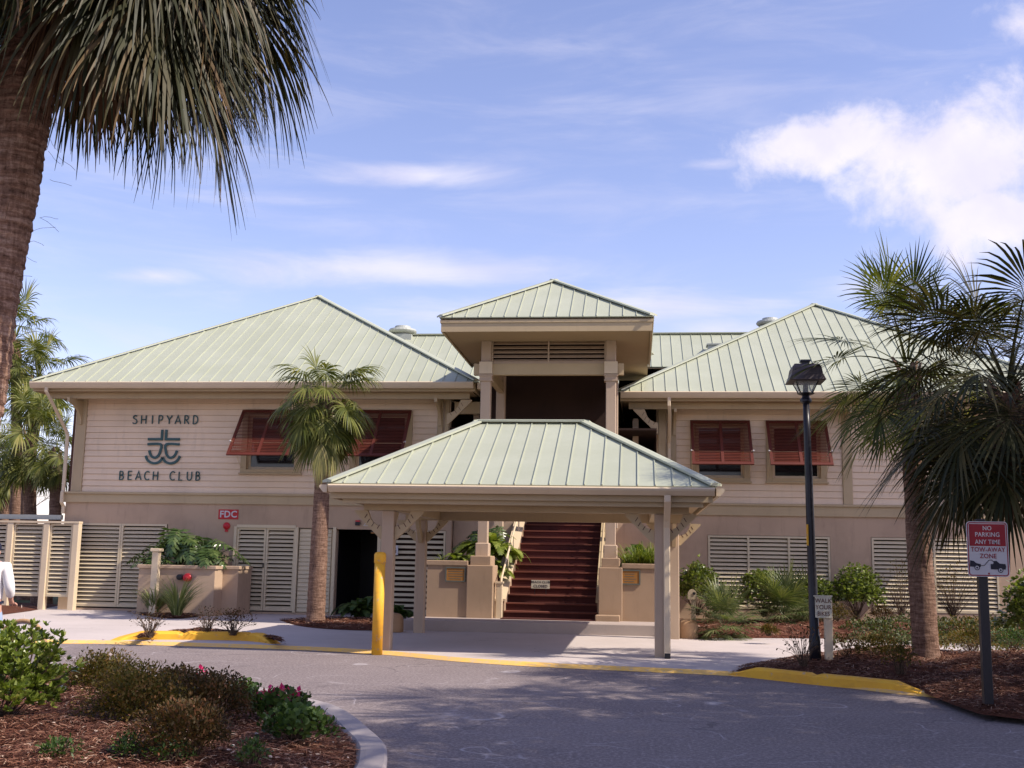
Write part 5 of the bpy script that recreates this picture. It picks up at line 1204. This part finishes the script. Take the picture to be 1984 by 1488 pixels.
def stems(parent, c, pts, rg, n, r=.006, name='stems'):
    mb = MB()
    for i in rg.choice(len(pts), min(n, len(pts)), replace=False):
        a = Vector(c)+Vector((rg.uniform(-.05, .05), rg.uniform(-.05, .05), 0)); b = Vector(pts[i]); m_ = a.lerp(b, .5)+Vector((0, 0, .05)); mb.tube([a, m_, b], [r, r*.7, r*.35], 4, cap=False)
    return mb.build(name, TWIG, parent, kind='stuff')
def shrub(name, label, cat, c, r, n, leaf, seed, m, whorl=1, group=None, stemn=40, shell=.5, lobes=7, bend=.25, up=.5, flowers=None, sp=.55, stemr=.006):
    c = Vector(c); t = thing(name, label, cat, c, group); rg = np.random.RandomState(seed)
    P, D = blob_points(n, (c.x, c.y, c.z+r[2]*.92), r, seed, shell, lobes)
    P[:, 2] = np.maximum(P[:, 2], c.z+.02)
    if whorl > 1:
        A = np.repeat(P, whorl, 0); DD = np.repeat(D*.55+np.array([0, 0, up]), whorl, 0); DD = vn(DD)+vn(rg.normal(size=DD.shape))*sp*1.25
    else: A = P; DD = D*.7+rg.normal(size=P.shape)*sp+np.array([0, 0, up])
    V, Q = leaf_set(A, DD, leaf[0], leaf[1], seed, bend); arr_mesh('foliage', V, Q, m, t, kind='stuff')
    stems(t, c, P, rg, stemn, stemr)
    if flowers:
        for (fx, fy, fz, k) in flowers:
            mb = MB(); mb.tube([(fx-.03, fy, c.z+.1), (fx, fy, fz)], .004, 4, cap=False); mb.build('flower_stalk', TWIG, t)
            pts = rg.normal(size=(k, 3))*.026+np.array([fx, fy, fz]); V, Q = leaf_set(pts, pts-np.array([fx, fy, fz-.03]), .042, .040, seed+1, .1, 2); arr_mesh('bloom', V, Q, PINK, t)
    return t
def hz(h, p): return h(p.x, p.y)
def on(px, py, z=.2): return PZ(px, py, z)
# foreground left
c = on(28, 1405, .2); shrub('pittosporum_bush', 'large glossy bright green bush with rosettes of leaves at the left edge', 'shrub', (c.x-.16, c.y, .12), (.58, .5, .40), 900, (.056, .023), 31, LEAFY, whorl=8, up=.75, sp=.6, stemn=60, shell=.55)
pt = bpy.data.objects['pittosporum_bush']; rg = np.random.RandomState(9)
V_ = []; Q_ = []
for (px, py, ln) in ((120, 1235, .35), (62, 1212, .28), (150, 1290, .30), (105, 1265, .2), (20, 1228, .2)):
    tip = PY(px, py, c.y-.1); root = Vector((c.x+.05, c.y, .5)); mb = MB(); md = root.lerp(tip, .6)+Vector((.03, 0, -.04)); mb.tube([root, md, tip], [.008, .006, .003], 5); mb.build('shoot', TWIG, pt)
    P = np.array([tuple(md.lerp(tip, k/9)) for k in range(10) for _ in range(2)]+[tuple(tip)]*5); d = np.array(tuple((tip-md).normalized())); D = d*.8+rg.normal(size=P.shape)*.45
    V, Q = leaf_set(P, D, .065, .026, int(px), .1); Q_.append(Q+sum(len(v) for v in V_)); V_.append(V)
arr_mesh('shoot_leaves', np.concatenate(V_), np.concatenate(Q_), LEAFY, pt, kind='stuff')
P, D = blob_points(14, (c.x+.1, c.y-.1, .7), (.55, .45, .42), 5, .9); V, Q = leaf_set(P, D, .03, .025, 3, .1, 2); arr_mesh('small_blooms', V, Q, PALEF, pt, kind='stuff')
for k, (px, py, rx, rz, lab, m_, nn) in enumerate(((195, 1352, .34, .30, 'rounded olive fine leaved shrub, nearest the road beside the glossy bush', LEAFO, 2600), (262, 1412, .40, .33, 'widest rusty olive shrub in the middle of the island bed', LEAFO, 3300), (345, 1372, .30, .27, 'dark rust brown shrub at the back of the island bed', LEAFR, 2300),
                                   (405, 1400, .34, .28, 'dark olive shrub right of the rust brown ones, before the geraniums', LEAFR, 2600), (360, 1470, .34, .30, 'low dark rust shrub nearest the camera in the island bed', LEAFR, 2600))):
    rz *= .80; c = on(px, py, .2); shrub('fine_leaved_shrub', lab, 'shrub', (c.x, c.y, .14), (rx, rx*.9, rz), int(nn*1.7), (.030, .013), 40+k, m_, up=.7, sp=.6, stemn=50, shell=.4, lobes=9, stemr=.004, group='fine leaved shrubs in the island bed')
def at(px, py, yy): q = PY(px, py, yy); return (q.x, q.y, q.z)
c = on(470, 1368, .2); shrub('geranium', 'small geranium clump behind the two larger ones at the kerb', 'flower plant', (c.x, c.y, .15), (.17, .16, .13), 420, (.042, .040), 51, LEAFG, up=.9, stemn=30, flowers=[(*at(392, 1307, c.y+.6), 26)])
c = on(538, 1392, .2); shrub('geranium', 'geranium with pink flower heads on stalks beside the curved kerb', 'flower plant', (c.x, c.y, .15), (.24, .2, .15), 620, (.042, .040), 52, LEAFG, up=.9, stemn=40, flowers=[(*at(514, 1353, c.y), 34), (*at(545, 1342, c.y), 26), (*at(567, 1348, c.y), 26), (*at(541, 1350, c.y), 14), (*at(569, 1357, c.y), 16), (*at(523, 1343, c.y), 8)])
c = on(578, 1432, .2); shrub('geranium', 'dark green geranium without flowers, closest to the curved kerb', 'flower plant', (c.x, c.y, .14), (.25, .2, .15), 650, (.042, .040), 53, LEAFG, up=.9, stemn=40)
for k, (px, py, r_, lab) in enumerate(((110, 1478, .16, 'small green weed at the bottom left in the straw'), (325, 1478, .20, 'low green weed with pale specks under the rust shrub'), (245, 1475, .10, 'tiny green tuft left of the lowest rust shrub'), (486, 1482, .10, 'tiny dark green tuft at the bottom edge of the island'))):
    c = on(px, py, .2); shrub('weed', lab, 'weed', (c.x, c.y, .17), (r_, r_, .10), 260, (.034, .014), 70+k, LEAFG, up=.6, stemn=20)
# roses with few leaves by the left kerb
for k, (px, py, r_, n_, lab) in enumerate(((290, 1234, .33, 170, 'leftmost sparse leafless rose behind the yellow kerb'), (400, 1228, .34, 150, 'middle sparse rose behind the yellow kerb'), (452, 1230, .42, 420, 'fuller dark sparse rose at the right end of the yellow kerb bed'))):
    c = PZ(px, py, .15); shrub('sparse_rose', lab, 'shrub', (c.x, c.y, .14), (r_, r_*.7, .26), n_, (.035, .022), 80+k, LEAFR, up=.3, stemn=44, shell=.3, group='sparse roses in the kerb bed', stemr=.005)
# flax clumps
def blades(name, label, cat, c, n, L, W_, seed, m, lean=.45, group=None, arch=.5):
    rg = np.random.RandomState(seed); t = thing(name, label, cat, c, group); V = []; Q = []; st = 6
    for i in range(n):
        a = rg.uniform(0, 2*pi); e = rg.uniform(.15, 1)*lean; d = np.array([cos(a)*e, sin(a)*e, 1.]); d = vn(d); p = np.array(c)+np.array([cos(a), sin(a), 0])*rg.uniform(0, .10); S = np.array([-sin(a), cos(a), 0]); l = L*rg.uniform(.6, 1.1); b = len(V)
        for s in range(st+1):
            w = W_*(1-(s/st)**2.2)*.5+.001; V += [p+S*w, p-S*w]; d = vn(d+np.array([cos(a)*.12, sin(a)*.12, -.10])*arch*(1+s*.6)); p = p+d*l/st
        Q += [(b+2*s, b+2*s+1, b+2*s+3, b+2*s+2) for s in range(st)]
    arr_mesh('blade', V, Q, m, t, kind='stuff'); return t
for k, (px, py, L, lab) in enumerate(((298, 1188, .72, 'spiky green flax clump at the foot of the white post'), (342, 1193, .95, 'tallest spiky green flax clump before the planter'), (372, 1182, .78, 'spiky green flax clump behind the tallest one, near the planter'))):
    c = PZ(px, py, .1); blades('flax_clump', lab, 'grass clump', (c.x, c.y, .1), 170, L*1.25, .022, 90+k, BLADE, lean=.6, group='flax clumps by the planter')
# philodendron: deeply lobed leaves on long stalks
def philo_leaf(size, seed):
    rg = np.random.RandomState(seed); V = []; Q = []; n = 7
    for i in range(n):
        t = i/(n-1); y0 = size*t*.85
        for sd in (1, -1):
            a = radians(100-78*t); l = size*(.55-.30*abs(t-.25)); d = np.array([cos(a)*1.0, sd*sin(a), 0]); b = len(V); p0 = np.array([y0, 0, 0]); S = np.array([-d[1], d[0], 0]); w = size*.058
            for u, ww in ((0, .7), (.5, 1.1), (1, .1)): q = p0+d*l*u+np.array([0, 0, -.25*l*u*u+rg.uniform(-.01, .01)]); V += [q+S*w*ww, q-S*w*ww]
            Q += [(b, b+1, b+3, b+2), (b+2, b+3, b+5, b+4)]
    return np.array(V), np.array(Q)
def philodendron(label, c, n, seed, reach, size, group=None):
    t = thing('philodendron', label, 'leafy plant', c, group); rg = np.random.RandomState(seed); base = Vector(c)
    ms = []
    for v in range(3):
        V, Q = philo_leaf(size, seed+v); me = bpy.data.meshes.new('leaf'); me.from_pydata(V.tolist(), [], Q.tolist()); me.materials.append(LEAFP); ms.append(me)
    sk = MB()
    for i in range(n):
        a = i*2.4+rg.uniform(-.3, .3); e = rg.uniform(.1, 1.3); R0 = reach*rg.uniform(.45, 1.0)
        tip = base+Vector((cos(a)*R0*sin(e), sin(a)*R0*sin(e)*.55, .15+R0*cos(e)*.85)); sk.tube([base, base.lerp(tip, .5)+Vector((0, 0, .12)), tip], [.012, .010, .007], 5, cap=False)
        o = bpy.data.objects.new('leaf', ms[i % 3]); COL.objects.link(o); o.parent = t; o.location = tip-base; o.rotation_euler = (rg.uniform(-.4, .4), rg.uniform(.35, 1.25), a); s = rg.uniform(.75, 1.15); o.scale = (s, s, s); BASE[o.name] = base
    sk.build('stalks', LEAFP, t, kind='stuff'); return t
c = PY(345, 1085, 27.3); philodendron('philodendron with big lobed leaves in the left half of the planter', (c.x, 27.3, 1.15), 24, 5, 1.05, .60)
c = PY(400, 1085, 27.2); philodendron('philodendron with big lobed leaves in the right half of the planter, by the double door', (c.x, 27.2, 1.15), 22, 8, .85, .56)
c = PY(290, 1085, 26.9); philodendron('small philodendron leaning out of the planter over the white post', (c.x, 26.95, 1.15), 10, 12, .5, .36)
# plants behind the stair planters
def fern(label, c, n, L, seed, m=FERN, group=None, lean=1.2, W_=.5):
    t = thing('fern', label, 'fern', c, group); rg = np.random.RandomState(seed); V = []; Q = []
    for i in range(n):
        a = rg.uniform(0, 2*pi); d = vn(np.array([cos(a)*rg.uniform(.2, lean), sin(a)*rg.uniform(.2, lean)*.8, 1.])); p = np.array(c)+rg.uniform(-.12, .12, 3)*np.array([2.2*W_, 1, 0]); S = np.array([-sin(a), cos(a), 0]); l = L*rg.uniform(.6, 1.1); N = 14
        for s in range(N):
            d = vn(d+np.array([0, 0, -.10])*(1+s*.12)); q = p+d*l/N; pl = l*.16*sin(pi*(s+1.5)/(N+2))
            for sd in (1, -1):
                b = len(V); e = S*sd+d*.5; V += [p, q, q+e*pl, p+e*pl*.9]; Q.append((b, b+1, b+2, b+3))
            p = q
    arr_mesh('fern_fronds', V, Q, m, t, kind='stuff'); return t
q = blades('grassy_fern', 'bright green grassy clump with pale plumes in the planter right of the stairs', 'plant', (.2, 24.75, 1.33), 10, .5, .02, 3, FERN)
rg = np.random.RandomState(5)
for k in range(7): V_k = blades('g', None, None, (-.18+k*.13, 24.75+.08*(k % 2), 1.33), 60, .80, .016, 30+k, FERN, lean=.7); ch = V_k.children[0]; ch.parent = q; ch.location = Vector((-.18+k*.13-.2, .08*(k % 2), 0)); bpy.data.objects.remove(V_k); sp_ = MB(); rg2 = random.Random(4)
for i in range(16):
    x = rg2.uniform(-.2, .55); sp_.tube([(x, 24.7, 1.4), (x+rg2.uniform(-.05, .05), 24.7, 1.75+rg2.uniform(0, .22))], [.006, .012], 5)
sp_.build('seed_plumes', BLADE, q, kind='stuff')
fern('fern clump on the left planter beside the canopy post', (-3.85, 24.8, 1.34), 60, .50, 5, lean=.9)
blades('spiky_plant', 'spiky pale bladed plant at the left end of the left planter', 'plant', (-4.2, 24.7, 1.33), 34, .55, .03, 12, BLADE, lean=1.1)
fern('big arching fern left of the stair rail', (-3.35, 26.2, 1.55), 80, .95, 8, lean=1.1)
fern('fern spilling over the left stair wall', (-3.12, 25.4, 1.15), 46, .6, 9, lean=1.2)
philodendron('philodendron growing high behind the left tower pier', (-3.6, 27.2, 1.5), 20, 21, .9, .42)
mb = MB(); mb.box(-4.45, -3.06, 24.96, 28.4, .2, 1.25); tag(mb.build('planter_soil', MULCH, base=(-3.7, 26, .2)), kind='structure')
fern('dark fern behind the right planter in the shade', (.1, 26.8, 1.4), 50, .8, 14, m=LEAFG)
fern('dim fern growing at the foot of the dark doorway', (-6.4, 26.2, .12), 60, .8, 16, m=LEAFG, lean=.9)
fern('dim fern in the shade by the louvres behind the canopy post', (-5.4, 25.6, .12), 50, .65, 17, m=LEAFG, lean=1.0)
# right wing planting
for k, (px, py, rx, rz, n_, lab) in enumerate(((1350, 1205, .58, .66, 1000, 'leafy green shrub nearest the canopy against the right wing'), (1480, 1180, .56, .64, 900, 'leafy shrub behind the big palmetto under the louvres'), (1580, 1180, .45, .52, 520, 'leafy shrub behind the lamp post'), (1660, 1182, .62, .62, 1100, 'leafy green shrub between the two louvred panels'), (1984, 1240, .60, .65, 900, 'dark leafy shrub at the right edge by the wall'))):
    c = PY(px, 1180, 28.2)
    if k == 4: c = Vector((5.9, 17.6, .3))
    shrub('viburnum_shrub', lab, 'shrub', (c.x, c.y, .25), (rx, rx*.75, rz), n_, (.085, .046), 100+k, LEAFV, whorl=3, up=.5, sp=.8, stemn=50, group='leafy shrubs along the right wing')
def palmetto(label, px, py, n, sc2, seed, yy=None):
    c = PZ(px, py, .2); t = thing('saw_palmetto', label, 'palmetto', (c.x, c.y, .2), 'saw palmettos along the right wing'); crown(t, (c.x, c.y, .28), 'stiff', n, sc2, seed, lo=2, hi=84, bias=.9)
palmetto('low saw palmetto spreading beside the concrete bollard', 1402, 1222, 34, .82, 3); palmetto('largest saw palmetto in the middle of the right bed', 1520, 1205, 42, 1.08, 5); palmetto('saw palmetto between the shrubs, left of the lamp post', 1562, 1200, 22, 1.0, 7)
for k, (px, py, r_, lab) in enumerate(((1620, 1208, .28, 'low round bush under the louvres right of the lamp post'), (1710, 1205, .25, 'small dark round bush left of the right palm trunk'), (1490, 1232, .12, 'tiny tuft at the edge of the far walk'))):
    c = PZ(px, py, .2); shrub('low_bush', lab, 'shrub', (c.x, c.y, .2), (r_*1.4, r_, r_*.8), 700, (.05, .02), 120+k, LEAFR if k == 1 else LEAFO, up=.6, stemn=30)
def cover(name, poly, n, seed, L, m, h=.12):
    rg = np.random.RandomState(seed); xs = [p[0] for p in poly]; ys2 = [p[1] for p in poly]; P = []
    pl = [(p[0], p[1]) for p in poly]
    while len(P) < n:
        x, y = rg.uniform(min(xs), max(xs)), rg.uniform(min(ys2), max(ys2))
        if inside((x, y), pl) and noise.noise(Vector((x*1.3, y*1.3, seed))) > -.15:
            hh = max((hf(x, y) for (pp, hf) in BEDS if inside((x, y), pp)), default=.06); P.append((x, y, hh+rg.uniform(0, 1)**1.5*h*(1+noise.noise(Vector((x*2, y*2, 5))))))
    P = np.array(P); V, Q = leaf_set(P, rg.normal(size=P.shape)*.7+np.array([0, 0, .7]), L, L*.45, seed, .3); return arr_mesh(name, V, Q, m, kind='stuff')
cover('ground_cover', [PZ(x, y, .2) for x, y in ((1610, 1233), (1760, 1236), (2100, 1245), (2100, 1205), (1720, 1207), (1620, 1214))], 9000, 5, .07, COVER, .16)
cover('ground_cover', [PZ(x, y, .25) for x, y in ((1820, 1240), (1990, 1250), (2050, 1215), (1990, 1200), (1810, 1205))], 2500, 7, .07, LEAFO, .2)
for k, (px, py, r_, n_, m_, lab) in enumerate(((1556, 1285, .30, 110, LEAFR, 'dark wiry sapling at the left foot of the lamp post'), (1640, 1275, .36, 300, LEAFR, 'dark sparse shrub just right of the walk your bikes post'), (1700, 1280, .42, 900, LEAFO, 'olive low shrub between the bikes sign and the right palm'), (1745, 1300, .22, 350, LEAFO, 'small grassy tuft before the right palm trunk'),
                                   (1880, 1262, .45, 800, LEAFO, 'olive shrub behind the parking sign post'), (1965, 1262, .40, 700, LEAFG, 'dark green shrub at the right edge behind the parking sign'))):
    c = PZ(px, py, .2); shrub('bed_shrub', lab, 'shrub', (c.x, c.y, .16), (r_, r_*.8, .22 if k != 0 else .3), n_, (.05, .02), 140+k, m_, up=.4, stemn=40, shell=.3, stemr=.004)
c = PZ(1880, 1200, .25); shrub('bare_sapling', 'thin nearly leafless sapling against the sunlit louvres behind the parking sign', 'shrub', (7.6, 28.6, .3), (.9, .4, .75), 420, (.05, .025), 155, LEAFO, up=.3, stemn=70, shell=.2, stemr=.006)
c = PY(1745, 1130, 28.4); shrub('bare_sapling', 'thin twiggy sapling left of the right palm trunk before the louvres', 'shrub', (c.x, 28.4, .3), (.5, .3, .7), 200, (.05, .025), 156, LEAFO, up=.3, stemn=50, shell=.2, stemr=.006)
# bare winter branches beyond the fence
t = thing('bare_tree', 'bare grey brown winter tree behind the fence at the far left', 'tree', (-24, 40, 0)); mb = MB(); rg = random.Random(5)
def twig(p, d, L, r, dep):
    pts = [p]
    for k in range(3): d = (d+Vector((rg.uniform(-.25, .25), rg.uniform(-.25, .25), rg.uniform(-.1, .2)))).normalized(); pts.append(pts[-1]+d*L/3)
    mb.tube(pts, [r, r*.85, r*.7, r*.55], 4, cap=False)
    if dep: 
        for _ in range(3 if dep > 1 else 4): twig(pts[rg.choice((1, 2, 3))], (d+Vector((rg.uniform(-.9, .9), rg.uniform(-.9, .9), rg.uniform(-.3, .6)))).normalized(), L*.72, r*.55, dep-1)
for x, y in ((-24, 40), (-22, 38.5), (-26, 41), (-23, 42)): twig(Vector((x, y, 0)), Vector((0, 0, 1)), 2.6, .05, 5)
mb.build('branches', TWIG, t, kind='stuff')

# ------------------------------------------------------------------ bicycle and person
bx, by = -7.62, 13.6
bi = thing('bicycle', 'parked beach bicycle with brown tyres half hidden by the bush at the left edge', 'bicycle', (bx-.5, by, 0))
def ring(cx_, cz_, R_o, r_, nm, m, y=by, n=40):
    mb = MB(); k = 8
    for i in range(n):
        a = 2*pi*i/n
        for j in range(k): b = 2*pi*j/k; mb.v.append((cx_+(R_o+r_*cos(b))*cos(a), y+r_*sin(b), cz_+(R_o+r_*cos(b))*sin(a)))
    for i in range(n):
        for j in range(k): mb.f.append((i*k+j, i*k+(j+1) % k, ((i+1) % n)*k+(j+1) % k, ((i+1) % n)*k+j)); mb.m.append(0)
    return mb
for wx in (bx, bx-1.08):
    wmb = ring(wx, .335, .285, .012, 'rim', CHROME); w_ = wmb.build('wheel', CHROME, bi, smooth=True); ring(wx, .335, .312, .026, 'tyre', RUBBER).build('tyre', BOUL, w_, smooth=True)
    s_ = MB()
    for i in range(24): a = 2*pi*i/24; s_.tube([(wx, by+.02*(-1)**i, .335), (wx+.28*cos(a), by, .335+.28*sin(a))], .0015, 3, cap=False)
    s_.tube([(wx, by-.05, .335), (wx, by+.05, .335)], .02, 8); s_.build('spokes', CHROME, w_, kind='stuff')
fr = MB(); bb = Vector((bx-.46, by, .30)); st = Vector((bx-.56, by, .72)); hd = Vector((bx-.92, by, .80)); hl = Vector((bx-.95, by, .66)); ra = Vector((bx, by, .335)); fa = Vector((bx-1.08, by, .335))
for a, b, r in ((bb, st, .016), (bb, hl, .018), (st, hd, .016), (hd, hl, .02)): fr.tube([a, b], r, 8)
for dy in (-.05, .05):
    fr.tube([bb+Vector((0, dy*.4, 0)), ra+Vector((0, dy, 0))], .009, 6); fr.tube([st, ra+Vector((0, dy, 0))], .008, 6); fr.tube([hl+Vector((0, dy*.5, 0)), fa+Vector((0, dy, 0))], .011, 6)
fr.build('frame', REDG, bi, smooth=True)
mb = MB(); mb.tube([st, st+Vector((-.02, 0, .14))], .012, 8); mb.build('seat_post', CHROME, bi)
mb = MB(); sx = st+Vector((.05, 0, .17)); sec = []
for i in range(7):
    t_ = i/6; w = .10*max(0, 1-t_)**.7+.018; x = sx.x-.27*t_+.06; sec.append([(x, by+w*cos(a)*1.0, sx.z+.035*sin(a)-(.02*t_)) for a in [2*pi*j/10 for j in range(10)]])
mb.v = [p for s_ in sec for p in s_]; mb.f = [(i*10+j, i*10+(j+1) % 10, (i+1)*10+(j+1) % 10, (i+1)*10+j) for i in range(6) for j in range(10)]+[tuple(range(9, -1, -1)), tuple(60+j for j in range(10))]; mb.m = [0]*len(mb.f)
mb.build('saddle', BLACK, bi, smooth=True)
mb = MB(); mb.tube([hd, hd+Vector((.03, 0, .12)), hd+Vector((.05, .1, .17)), hd+Vector((.16, .26, .18)), hd+Vector((.28, .28, .17))], .011, 8); mb.tube([hd+Vector((.03, 0, .12)), hd+Vector((.05, -.1, .17)), hd+Vector((.16, -.26, .18)), hd+Vector((.28, -.28, .17))], .011, 8); mb.build('handlebar', CHROME, bi, smooth=True)
mb = MB(); mb.tube([bb+Vector((0, -.06, 0)), bb+Vector((0, .06, 0))], .03, 10); mb.tube([bb+Vector((0, .06, 0)), bb+Vector((.1, .07, -.13))], .009, 6); mb.tube([bb+Vector((0, -.06, 0)), bb+Vector((-.1, -.07, .13))], .009, 6); mb.box(bb.x+.05, bb.x+.15, by+.07, by+.16, bb.z-.15, bb.z-.13); mb.box(bb.x-.15, bb.x-.05, by-.16, by-.07, bb.z+.13, bb.z+.15); mb.build('crank', CHROME, bi)

def skin(name, verts, edges, radii, m, parent, root=0, sub=2, mats=None):
    base = BASE[parent.name]; me = bpy.data.meshes.new(name); me.from_pydata([tuple(Vector(v)-base) for v in verts], edges, []); o = bpy.data.objects.new(name, me); COL.objects.link(o)
    md = o.modifiers.new('s', 'SKIN'); md.use_smooth_shade = True; o.modifiers.new('u', 'SUBSURF').levels = sub
    for i, sv in enumerate(me.skin_vertices[0].data):
        r = radii[i]; sv.radius = (r, r) if not hasattr(r, '__len__') else r; sv.use_root = (i == root)
    bpy.context.view_layer.update(); me2 = bpy.data.meshes.new_from_object(o.evaluated_get(bpy.context.evaluated_depsgraph_get())); bpy.data.objects.remove(o)
    me2.materials.clear(); me2.materials.append(m); me2.polygons.foreach_set('use_smooth', [True]*len(me2.polygons)); o = bpy.data.objects.new(name, me2); COL.objects.link(o); o.parent = parent; BASE[o.name] = base; return o
hx, hy = -7.90, 13.25                       # a man seen from behind, holding his bicycle
pe = thing('person', 'person in a white sweater, pale jeans and dark cap standing beside the bicycle', 'person', (hx, hy, 0))
def pv(x, y, z): return (hx+x, hy+y, z*.93)
body = [pv(0, 0, .93), pv(0, 0, 1.08), pv(0, .01, 1.25), pv(0, .01, 1.40), pv(0, .0, 1.49), pv(0, -.01, 1.57), pv(0, 0, 1.66),   # 0-6 spine to head
        pv(.19, .01, 1.41), pv(.25, .02, 1.14), pv(.20, .16, .96), pv(.17, .24, .93), pv(-.19, .01, 1.41), pv(-.26, .04, 1.14), pv(-.24, .22, 1.0), pv(-.22, .31, 1.0),
        pv(.10, 0, .88), pv(.11, .02, .50), pv(.115, -.02, .10), pv(.12, .10, .04), pv(-.10, 0, .88), pv(-.11, .06, .50), pv(-.115, .04, .10), pv(-.12, .16, .04)]
be = [(0, 1), (1, 2), (2, 3), (3, 4), (4, 5), (5, 6), (3, 7), (7, 8), (8, 9), (9, 10), (3, 11), (11, 12), (12, 13), (13, 14), (0, 15), (15, 16), (16, 17), (17, 18), (0, 19), (19, 20), (20, 21), (21, 22)]
br = [.13, .125, (.14, .11), (.15, .10), .058, .085, .088, .055, .043, .030, .032, .055, .043, .030, .032, .085, .058, .038, .038, .085, .058, .038, .038]
bo = skin('body', body, be, br, SKIN, pe)
# clothes follow the same bones a little fuller
sh_v = [pv(0, 0, .90)]+[body[i] for i in (1, 2, 3)]+[pv(0, 0, 1.465), body[7], body[8], pv(.215, .12, 1.01), body[11], body[12], pv(-.245, .18, 1.03)]
skin('sweater', sh_v, [(0, 1), (1, 2), (2, 3), (3, 4), (3, 5), (5, 6), (6, 7), (3, 8), (8, 9), (9, 10)], [.178, .168, (.175, .14), (.175, .125), .075, .078, .066, .050, .078, .066, .050], CLOTH_W, pe)
tr_v = [pv(0, 0, .98), pv(0, 0, .90)]+[body[i] for i in (15, 16)]+[pv(.115, -.02, .07)]+[body[i] for i in (19, 20)]+[pv(-.115, .04, .07)]
skin('trousers', tr_v, [(0, 1), (1, 2), (2, 3), (3, 4), (1, 5), (5, 6), (6, 7)], [.15, .16, .11, .082, .07, .11, .082, .07], DENIM, pe, root=1)
for sx_, dy in ((.12, 0), (-.12, .06)):
    mb = MB(); cxx = hx+sx_; mb.bbox(cxx-.05, cxx+.05, hy+dy-.10, hy+dy+.18, .0, .09, .02); mb.build('shoe', WHITE, pe)
mb = MB(); mb.tube([(hx-.15, hy, .885), (hx+.15, hy, .885)], .01, 6)
for i in range(16):
    pass
bl = MB(); k = 20
for i in range(k):
    a = 2*pi*i/k
    for z in (.865, .895): bl.v.append((hx+.178*cos(a), hy+.172*sin(a), z))
bl.f = [(2*i, (2*i+2) % (2*k), (2*i+3) % (2*k), 2*i+1) for i in range(k)]; bl.m = [0]*k; bl.build('belt', NAVY, pe)
hc = Vector((hx, hy, 1.515))
mb = MB(); mb.lathe(hc+Vector((0, 0, .0)), [(.098, .0), (.100, .02), (.096, .055), (.075, .095), (.035, .115), (.004, .118)], 18); mb.build('cap', NAVY, pe, smooth=True)
mb = MB(); pts = [(hc.x+.085*cos(a), hc.y+.06+.11*sin(a), hc.z+.004) for a in [pi*i/10 for i in range(11)]]; mb.prism([(*p[:2], p[2]) for p in pts], (0, 0, .010)); mb.build('cap_brim', NAVY, pe)
mb = MB(); 
for sd in (1, -1): mb.lathe((hc.x+sd*.088, hc.y-.005, hc.z-.06), [(.004, 0), (.016, .01), (.018, .03), (.012, .048), (.003, .052)], 8)
mb.build('ears', SKIN, pe, smooth=True, kind='stuff')
mb = MB(); mb.lathe((hc.x, hc.y+.085, hc.z-.075), [(.016, 0), (.014, .015), (.008, .04), (.002, .055)], 8); mb.build('nose', SKIN, pe, smooth=True)
for sd in (1, -1):
    mb = MB(); mb.lathe((hc.x+sd*.032, hc.y+.078, hc.z-.03), [(.002, -.01), (.010, -.005), (.011, 0), (.010, .005), (.002, .01)], 8); mb.build('eye', INKB, pe)
for side, wrist, dr in (('r', Vector(body[10]), Vector((-.2, 1, -.15))), ('l', Vector(body[14]), Vector((.1, 1, -.1)))):
    d_ = dr.normalized(); la = d_.cross(Vector((0, 0, 1))).normalized(); hv = [tuple(wrist+d_*.04)]; he = []; hr = [.026]
    for i in range(4):
        L = [.07, .08, .075, .06][i]; o_ = wrist+d_*.06+la*(.024-.016*i); k = len(hv); hv += [tuple(o_), tuple(o_+d_*L*.5), tuple(o_+d_*L*.75+Vector((0, 0, -.03)))]; he += [(0, k), (k, k+1), (k+1, k+2)]; hr += [.011, .0095, .008]
    k = len(hv); o_ = wrist+d_*.03+la*.03; hv += [tuple(o_), tuple(o_+la*.015+d_*.035+Vector((0, 0, -.02)))]; he += [(0, k), (k, k+1)]; hr += [.012, .009]
    skin('hand', hv, he, hr, SKIN, pe, sub=1)
